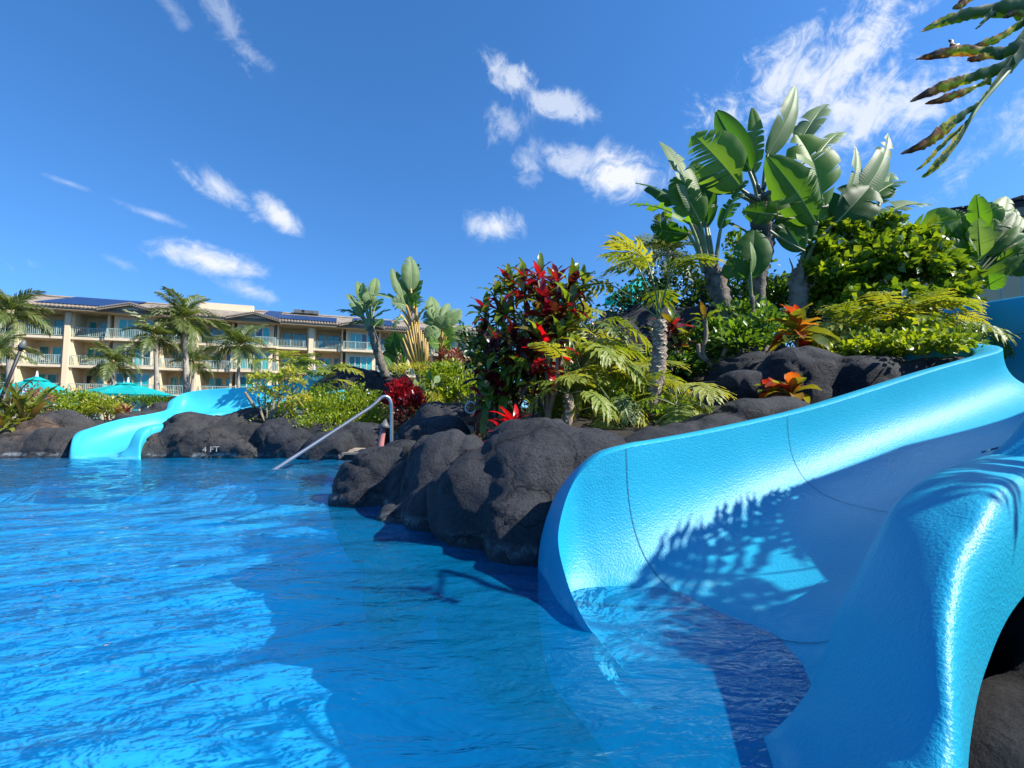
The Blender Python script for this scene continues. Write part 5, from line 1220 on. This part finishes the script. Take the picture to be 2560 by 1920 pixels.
# young paddle leaves in front of the lime shrub
yg = thing('bird_of_paradise', 'young low paddle-leaved plant with blue-grey leaves beside the red croton', 'plant', P(1055, 1010, 7.6), 'birds of paradise beside the hotel')
paddle_group(yg, [(CM(960, 1590), CM(950, 1430), 15, 0, FR_, 'l', 0, CM(960, 1660)), (CM(990, 1590), CM(1050, 1470), 18, -.1, FR_, 'l', 0, CM(970, 1660)), (CM(1000, 1600), CM(1110, 1550), 15, -.1, UPc, 'l', 0, CM(975, 1660)), (CM(1130, 1450), CM(1100, 1340), 13, .2, FC, 'd', 0, CM(1135, 1540)), (CM(1160, 1470), CM(1210, 1400), 18, .2, FR_, 'l', 0, CM(1140, 1540))], 7.6, None, MK, petr=.008, seed=11)

# ------------------------------------------------------------------ philodendrons
def phil(label, base, crown, rtop, n, sc, rs, el=(0, 75), trunk_r=.06, mat=M_palebark, group='split-leaf philodendrons', azs=None, name='philodendron', meshes=None):
    root = thing(name, label, 'plant', base, group); base = Vector(base); crown = Vector(crown)
    if (crown-base).length > .12:
        m_ = (base+crown)/2+Vector((.03, 0, 0)); trunk(root, [base-Zu*.05, m_, crown], [trunk_r*1.05, trunk_r, trunk_r*.85], mat, amp=.10, n=12, seg=max(6, int((crown-base).length/.045)))
        r = random.Random(rs); L = (crown-base).length; k = int(L/.036)      # leaf scars
        for i in range(k):
            t = (i+.5)/k; c = (base*(1-t)**2+m_*2*t*(1-t)+crown*t*t)
            for q in range(5):
                a = q*1.2566+i*.9
                if math.sin(a) > .55: continue
                d = Vector((math.cos(a), math.sin(a), 0)); e = Vector((-d.y, d.x, 0))*trunk_r*.42
                p = c+d*trunk_r*1.02; u = Vector((0, 0, .013))
                mb = MB(); mb.add([p-e, p-u*1.0+d*.004, p+e, p+u+d*.003], [(0, 1, 2, 3)]); mb.add([p-e*.55+d*.006, p-u*.5+d*.009, p+e*.55+d*.006, p+u*.5+d*.008], [(0, 1, 2, 3)], 1)
                if k*5 < 180: mb.build('leaf_scar', [M_slab, M_bark], root)
    r = random.Random(rs)
    for i in range(n):
        t = i/max(1, n-1); az = azs[i] if azs else i*2.3999+r.uniform(-.3, .3)
        tilt = R(el[0]+(el[1]-el[0])*t+r.uniform(-6, 6))
        M = Matrix.Translation(crown) @ Matrix.Rotation(az, 4, 'Z') @ Matrix.Rotation(-tilt+R(18), 4, 'X') @ Matrix.Rotation(r.uniform(-.25, .25), 4, 'Y') @ Matrix.Scale(sc*r.uniform(.8, 1.12), 4)
        inst('leaf', r.choice(meshes or SPL), M, root)
    return root
# azimuth 0 = away from the camera (+Y); +pi/2 = leftwards (-X)
phil('tree philodendron on a tall stout trunk patterned with pale leaf scars', P(1628, 1012, 3.75), P(1648, 800, 3.75), 0, 7, .36, 21, (-6, 30), .062, azs=[1.7, -1.5, .9, -2.2, 2.3, -.4, 1.35], meshes=TALL)
phil('philodendron with scorched leaf tips between red thicket and tree philodendron', P(1430, 1040, 3.9), P(1450, 930, 4.0), 0, 8, .36, 22, (-5, 70), .04)
phil('short-trunked philodendron with a ringed pale stem above the foreground rock', P(1412, 1058, 3.5), P(1418, 985, 3.5), 0, 9, .26, 23, (0, 78), .036)
phil('philodendron sprawling low left of the stout trunk', P(1530, 1035, 3.7), P(1530, 1010, 3.7), 0, 12, .28, 24, (30, 95), .05)
phil('philodendron sprawling low right of the stout trunk towards the slide rim', P(1690, 1045, 3.55), P(1690, 1015, 3.55), 0, 14, .27, 25, (25, 95), .05)
phil('bright philodendron clump behind the stout trunk', P(1600, 960, 4.6), P(1600, 950, 4.6), 0, 12, .30, 26, (0, 80), .05)
phil('philodendron with spreading leaves level with the top of the red thicket', P(1450, 900, 4.6), P(1480, 840, 4.6), 0, 8, .32, 27, (0, 70), .04)
phil('yellow-green philodendron low between red thicket stems and trunk', P(1500, 960, 4.3), P(1490, 930, 4.3), 0, 12, .30, 28, (0, 85), .04)
phil('feathery bright philodendron mound under the large bush by the slide bend', P(2230, 870, 4.7), P(2230, 845, 4.7), 0, 28, .38, 29, (-5, 85), .05)
phil('feathery philodendron on the right end of the mound touching the blue slide', P(2330, 850, 4.8), P(2330, 830, 4.8), 0, 18, .34, 30, (-5, 85), .05)
phil('darker philodendron at the left end of the mound beside the orange cordyline', P(2130, 880, 4.8), P(2125, 855, 4.8), 0, 20, .36, 31, (0, 85), .05)
phil('slender-stemmed dark philodendron rising behind the green hedge', P(808, 1000, 8.4), P(805, 975, 8.4), 0, 10, .44, 32, (-12, 50), .03)
phil('philodendron with pale stalks against the hotel behind the yellow-leaved branches', P(720, 985, 9.6), P(735, 950, 9.6), 0, 10, .50, 33, (-12, 45), .03)

# the tall plant just outside the frame on the right: its leaf hangs into view and shades the slide
def near_leaf():
    root = thing('philodendron', 'scorched split leaf with yellow and brown lobes hanging in at the top right corner', 'plant', (2.6, .75, .4))
    Yd = 1.25; mb_v = []; mb_f = []; mi = []; E = []
    C6 = lambda x, y, dy=0: P(2160+.2894*x, 0+.2894*y, Yd+dy)
    midp = catmull([C6(2100, -420, .12), C6(1700, 60, .06), C6(1382, 440, .02), C6(1180, 690, 0), C6(1000, 900, 0), C6(900, 1060, 0), C6(800, 1240, .02), C6(640, 1440, .03), C6(520, 1530, .04)], 5)
    tv, tf = tube_vf(midp, np.linspace(.010, .0025, len(midp)), 6, True); mb_v += tv; mb_f += tf; mi += [1]*len(tf); E += [0]*len(tv)
    def lobe(pts, ws, lift=0., rs=0, e0=.0, e1=1.0):
        r = random.Random(rs); pp = catmull(pts, 7); n = len(pp); w = np.interp(np.linspace(0, 1, n), np.linspace(0, 1, len(ws)), ws)*.2894*Yd/F*1.1
        n0 = len(mb_v); view = None
        for i in range(n):
            T = Vector(pp[min(i+1, n-1)]-pp[max(i-1, 0)]).normalized(); c = Vector(pp[i]); N = (Vector((.25, -.85, -.35))); N = (N-T*N.dot(T)).normalized(); S_ = T.cross(N)
            j1 = 1+r.uniform(-.2, .2); j2 = 1+r.uniform(-.2, .2); t = i/(n-1)
            mb_v.extend([c+S_*w[i]*j1-N*.002*math.sin(i), c+N*w[i]*.35, c-S_*w[i]*j2+N*.002*math.cos(i*1.3)]); ee = e0+(e1-e0)*t
            E.extend([ee+.25, ee, ee+.2])
        for i in range(n-1):
            c = n0+3*i; mb_f.extend([(c, c+1, c+4, c+3), (c+1, c+2, c+5, c+4)]); mi.extend([0, 0])
    # lobes read off the photograph, left side of the leaf
    lobe([C6(1500, 20), C6(1382, 60), C6(1050, 95), C6(800, 150), C6(620, 210), C6(490, 275)], [90, 85, 50, 42, 30, 3], rs=1, e1=.75)
    lobe([C6(1150, 75), C6(1060, 150), C6(1010, 210), C6(965, 250)], [45, 25, 14, 3], rs=2, e0=.1, e1=.5)
    lobe([C6(1400, 180), C6(1290, 250), C6(1160, 330), C6(1050, 370), C6(890, 425)], [40, 28, 30, 30, 4], rs=3, e0=.3, e1=1.0)
    lobe([C6(1420, 400), C6(1200, 455), C6(1000, 445), C6(800, 440), C6(640, 470), C6(445, 512)], [80, 45, 35, 42, 38, 4], rs=4, e1=1.15)
    lobe([C6(800, 430), C6(770, 390), C6(735, 338)], [50, 36, 4], rs=5, e0=.8, e1=1.2)
    lobe([C6(1200, 470), C6(1080, 480), C6(980, 505), C6(890, 515)], [40, 24, 28, 10], rs=6, e0=.2, e1=1.0)
    lobe([C6(1280, 560), C6(1080, 620), C6(900, 680), C6(740, 730), C6(580, 790), C6(395, 880)], [75, 44, 40, 46, 38, 4], rs=7, e0=0, e1=1.15)
    lobe([C6(1090, 690), C6(980, 740), C6(860, 795), C6(700, 850), C6(525, 897)], [36, 14, 30, 34, 4], rs=8, e0=.2, e1=1.1)
    lobe([C6(1020, 880), C6(900, 960), C6(760, 1060), C6(640, 1160), C6(500, 1255), C6(315, 1330)], [22, 26, 50, 60, 40, 4], rs=9, e0=.15, e1=1.0)
    lobe([C6(860, 1090), C6(740, 1190), C6(620, 1310), C6(540, 1400), C6(450, 1475)], [16, 22, 22, 20, 4], rs=10, e0=.2, e1=.9)
    lobe([C6(900, 1040), C6(800, 1200), C6(700, 1340), C6(600, 1450), C6(500, 1535)], [12, 32, 44, 36, 4], rs=11, e0=.3, e1=.6)
    lobe([C6(1382, 440), C6(1200, 640), C6(1040, 840), C6(960, 960)], [60, 45, 22, 8], rs=12, e0=0, e1=.4)
    lobe([C6(1700, -60), C6(1500, 150), C6(1382, 330), C6(1250, 420)], [110, 80, 60, 30], rs=15, e0=0, e1=.2)
    lobe([C6(1000, -60), C6(900, -10), C6(830, 40), C6(765, 75)], [40, 30, 36, 4], rs=13, e0=.7, e1=1.0)
    lobe([C6(1382, 110), C6(1320, 90), C6(1260, 120), C6(1205, 155)], [30, 34, 28, 4], rs=14, e0=.8, e1=1.1)
    mob('leaf', mb_v, mb_f, [M_philnear, M_rib], root, midx=mi, attr={'e': E, 'v': [.1]*len(mb_v)})
    # the crown it hangs from
    crown = Vector((2.88, 1.20, 1.37)); base = Vector((2.85, 1.0, .25))
    trunk(root, [base, (base+crown)/2+Vector((.05, .05, 0)), crown], [.085, .075, .07], M_palebark, amp=.1, n=12, seg=14)
    c2 = Vector((2.85, 1.50, 1.12)); trunk(root, [Vector((2.8, 1.45, .3)), Vector((2.75, 1.5, .7)), c2], [.06, .055, .05], M_palebark, amp=.1, n=10, seg=8)
    for i, az in enumerate((1.3, .6, 2.0, 0., 2.7)):
        M = Matrix.Translation(c2) @ Matrix.Rotation(az, 4, 'Z') @ Matrix.Rotation(R(-4-6*i), 4, 'X') @ Matrix.Scale(.40, 4); inst('leaf', SPL[(i+2) % 5], M, root)
    V, Fc = tube_vf(catmull([crown, Vector((2.15, 1.1, 1.85)), Vector(midp[0])], 6), [.018]*13, 7); mob('stalk', V, Fc, M_stalk, root)
    r = random.Random(3)
    for i, az in enumerate((1.2, .4, 2.1, -.6, 3.0, 1.7, .8, 2.6)):
        M = Matrix.Translation(crown) @ Matrix.Rotation(az, 4, 'Z') @ Matrix.Rotation(R(-8-5*i), 4, 'X') @ Matrix.Rotation(r.uniform(-.2, .2), 4, 'Y') @ Matrix.Scale(.46, 4)
        inst('leaf', SPL[i % 5], M, root)
near_leaf()
shrub('green_bush', 'tall leafy bush just outside the right edge shading the slide lip', 'bush', [((2.2, .0, .75), (.40, .35, .40)), ((2.3, -.5, .8), (.4, .5, .5)), ((2.9, -1.2, 1.0), (.7, .7, .8))], 6500, .12, M_green, .5, .4, 5, 0, 17, shell=.3)

# ------------------------------------------------------------------ cordylines, crotons, bromeliads
TI = lambda nm, mat: [blade_mesh('leaf', mat, .30, .088, .50, .4, .05, s, .12, 7) for s in range(3)]
ti_red, ti_mar, ti_gr, ti_sc = TI('r', M_red), TI('m', M_maroon), TI('c', M_crot), TI('s', M_bright)
def ti_plant(label, base, heads, rs, name='ti_plant', group='red and green cordylines of the thicket', sc=.62, n=11, stem=.012):
    root = thing(name, label, 'plant', base, group); base = Vector(base); r = random.Random(rs)
    fork = None
    for k, (px, py, Y, kind) in enumerate(heads):
        h = P(px, py, Y)
        b = base if k == 0 or r.random() < .5 else base+(P(*heads[0][:3])-base)*.3
        m_ = (b+h)/2+Vector((r.uniform(-.05, .05), r.uniform(-.04, .04), r.uniform(-.02, .06)))
        pts = catmull([b, m_, h], 5); V, Fc = tube_vf(pts, np.linspace(stem*1.2, stem*.7, len(pts)), 6); mob('stem', V, Fc, M_stem, root)
        ms = {'r': ti_red, 'm': ti_mar, 'g': ti_gr, 's': ti_sc}[kind]; mixm = ms*2 + (ti_gr+ti_mar[:1] if kind in 'rm' else ti_red[:1])
        rosette(root, h, mixm, n, sc*1.15*r.uniform(.85, 1.15), rs*31+k, -5, 100, pn((r.uniform(-.3, .3), r.uniform(-.5, .1), 1)))
        p2 = h*.8+m_*.2; p2 = h+(m_-h).normalized()*.07
        rosette(root, p2, mixm, n//2, sc, rs*37+k, 40, 115, pn((0, -.2, 1)))
    return root
bY = 3.9
ti_plant('crimson cordyline crowning the thicket with a mass of red leaves', P(1385, 1050, bY), [(1360, 760, 3.9, 'r'), (1310, 735, 4.0, 'r'), (1415, 775, 3.8, 'r'), (1345, 700, 4.0, 'r'), (1390, 720, 4.1, 'r'), (1370, 800, 3.75, 'r'), (1420, 725, 4.0, 'r')], 1, sc=.66)
ti_plant('green and bronze cordyline at the upper left of the thicket', P(1300, 1045, 4.1), [(1235, 740, 4.1, 'g'), (1215, 790, 4.0, 'g'), (1275, 725, 4.2, 'g'), (1260, 790, 4.0, 'g'), (1212, 840, 4.1, 'm')], 2)
ti_plant('dark maroon cordyline filling the shaded middle left of the thicket', P(1280, 1050, 4.0), [(1240, 880, 3.9, 'm'), (1290, 860, 3.8, 'm'), (1215, 930, 4.0, 'g'), (1265, 930, 3.8, 'm'), (1310, 920, 3.8, 'm'), (1340, 870, 3.9, 'm'), (1212, 880, 4.2, 'g')], 3, sc=.6)
ti_plant('green cordyline low by the wooden post', P(1235, 1090, 3.9), [(1222, 1005, 3.8, 'g'), (1270, 985, 3.8, 'g'), (1290, 955, 3.9, 'm'), (1240, 960, 3.9, 'm')], 4, sc=.7)
ti_plant('orange-red cordyline rosette in front of the pale stems', P(1375, 1058, 3.6), [(1365, 900, 3.6, 's'), (1330, 945, 3.6, 'm'), (1320, 900, 3.7, 'r')], 5, sc=.66)
ti_plant('slim pale-stemmed cordyline with few green leaves at the centre of the thicket', P(1368, 1055, 3.55), [(1350, 850, 3.6, 'g'), (1395, 850, 3.6, 'g'), (1420, 830, 3.7, 'g'), (1385, 800, 3.7, 'm')], 6, sc=.58, stem=.016)
ti_plant('yellow-green cordyline at the top edge of the thicket against the sky', P(1330, 1050, 4.3), [(1312, 695, 4.2, 'g'), (1388, 708, 4.3, 'g'), (1440, 750, 4.2, 'g'), (1280, 700, 4.3, 'g'), (1460, 715, 4.4, 'g')], 7, sc=.55)
ti_plant('small red cordyline in the shade right of the tree philodendron trunk', P(1680, 930, 5.6), [(1683, 822, 5.6, 'r'), (1650, 850, 5.7, 'm'), (1700, 860, 5.6, 'm')], 8, sc=.75)
ti_plant('red cordyline low at the right in the shaded garden', P(1740, 930, 6.2), [(1730, 840, 6.2, 'm'), (1770, 860, 6.2, 'm')], 9, sc=.7)
brs = thing('red_bromeliad', 'scarlet bromeliad with broad strap leaves behind the foreground rock', 'plant', P(1280, 1085, 3.3))
SC = [blade_mesh('leaf', M_bright, .30, .055, .62, .3, .02, s, .05, 8, .6) for s in range(3)]
rosette(brs, P(1285, 1078, 3.3), SC, 22, .72, 5, -5, 88)
rosette(brs, P(1262, 1092, 3.25), SC, 9, .6, 6, 10, 95)
OR = [blade_mesh('leaf', M_orange, .36, .165, .55, .35, .08, s, .06, 9, .75) for s in range(3)]
OB = [blade_mesh('leaf', M_orange, .22, .13, .5, .45, .04, s, .04, 8, .8) for s in range(3)]
oc = thing('orange_cordyline', 'cordyline with a rosette of orange, red and yellow leaves on a thin bare stem', 'plant', P(1994, 960, 4.5))
V, Fc = tube_vf(catmull([P(1997, 965, 4.5), P(1995, 900, 4.5), P(1992, 855, 4.5), P(1992, 830, 4.5)], 8), np.tile([.014, .017], 13)[:25], 8); mob('stem', V, Fc, M_palebark, oc)
rosette(oc, P(1992, 838, 4.5), OR, 24, .80, 8, -12, 82)
rosette(oc, P(1992, 850, 4.5), OR, 6, .9, 9, 70, 95)
ob = thing('orange_bromeliad', 'low orange and olive rosette with rounded leaves on black rock under the thin stem', 'plant', P(1975, 985, 3.72))
rosette(ob, P(1978, 988, 3.72), OB, 12, .95, 10, -5, 90)
ob2 = thing('orange_bromeliad', 'smaller coppery rosette left of the rounded orange one', 'plant', P(1925, 980, 3.8))
rosette(ob2, P(1928, 980, 3.8), OB, 9, .62, 11, 0, 95)
# clump of long strap leaves at the left edge
ST = [blade_mesh('leaf', M_strap, .75, .085, .42, .25, .05, s, .06, 10, .75) for s in range(4)]
sp = thing('strap_leaved_plant', 'big clump of long green and bronze strap leaves at the left edge of the photo', 'plant', P(20, 1085, 7.9))
for k, (px, py, n) in enumerate(((10, 1075, 24), (60, 1072, 18), (-30, 1060, 16), (30, 1040, 20), (75, 1050, 14))): rosette(sp, P(px, py, 7.8+.1*k), ST, n, 1.02, 40+k, -5, 85)
V, Fc = tube_vf([P(38, 1090, 7.7), P(39, 1068, 7.7)], .03, 8); mob('stem', V, Fc, M_stalky, sp)
shrub('white_blossom_shrub', 'loose shrub with pinkish white blossoms behind the strap leaved clump', 'shrub', [BL(75, 1000, 9.2, .35, .25), BL(95, 1050, 8.6, .2, .2)], 420, .09, M_bronze, .4, .7, 3, 20, 18)
BZ = [blade_mesh('leaf', M_bronze, .40, .07, .5, .3, .02, s, .05, 7, .6) for s in range(2)]
bz = thing('bronze_bromeliad', 'reddish brown spiky bromeliad on the rock left of the far slide', 'plant', P(316, 1035, 9.6))
rosette(bz, P(316, 1032, 9.6), BZ, 18, .66, 50, -5, 85)
rosette(bz, P(296, 1034, 9.5), BZ, 10, .5, 51, 0, 85)
# sparse pale-branched shrub at the end of the hedge
pb = thing('bare_branched_shrub', 'sparse shrub with pale bare branches and yellow leaf tufts in front of the far slide', 'shrub', P(665, 1075, 7.5))
tips = [(640, 955), (660, 950), (690, 955), (715, 945), (735, 935), (700, 985), (680, 1000), (735, 1010), (745, 965), (645, 985), (720, 1025), (755, 1000)]
for i, (x, y) in enumerate(tips):
    e = P(x, y, 7.45+.05*(i % 5)); b = P(672+i % 3*4, 1075, 7.45); m_ = P(668+(x-668)*.45+(i % 3-1)*6, 1075+(y-1075)*.5, 7.4)
    V, Fc = tube_vf(catmull([b, m_, e], 4), np.linspace(.018, .008, 9), 6); mob('branch', V, Fc, M_stem, pb)
V_, T_, v_ = leaf_cloud([(P(x, y-4, 7.45), (.11, .10, .08)) for x, y in tips], 900, .085, .45, .5, .1, 60, .1)
o = mob('foliage', V_, T_, M_yel, pb, smoothed=False, attr={'v': v_}); props(o, kind='stuff')
V, Fc = tube_vf(catmull([P(640, 1025, 7.9), P(628, 1005, 7.85), P(612, 980, 7.8)], 4), np.linspace(.035, .02, 9), 7); mob('branch', V, Fc, M_stem, pb)
# crooked bare stems in front of the shaded rock
cs = thing('crooked_stem_plant', 'crooked pale forked stem in front of the shaded rock wall', 'plant', P(1795, 935, 5.5))
for pts in ([(1795, 935), (1770, 905), (1757, 880), (1765, 840), (1762, 800)], [(1795, 935), (1803, 900), (1815, 872)], [(1770, 905), (1750, 890), (1745, 860)]):
    V, Fc = tube_vf(catmull([P(x, y, 5.4) for x, y in pts], 4), .026, 7); mob('branch', V, Fc, M_stem, cs)
rosette(cs, P(1762, 800, 5.4), ti_gr, 8, .7, 70, 0, 80)

# a dry leaf lying on rock
dg = bpy.context.evaluated_depsgraph_get(); dg.update()
for (px, py, sc_, lab) in ((1996, 1040, .55, 'curled tan dead leaf lying on the rock by the near slide rim'),):
    loc, nor = hit(px, py)
    if loc is None: continue
    me = blade_mesh('dead_leaf', M_bronze, .12, .05, .9, .5, .01, 3, .2, 6); o = bpy.data.objects.new('dead_leaf', me); COL.objects.link(o)
    o.location = loc+nor*.008; o.rotation_euler = (-1.1, .2, 1.0); o.scale = (sc_, sc_, sc_); props(o, lab, 'leaf')
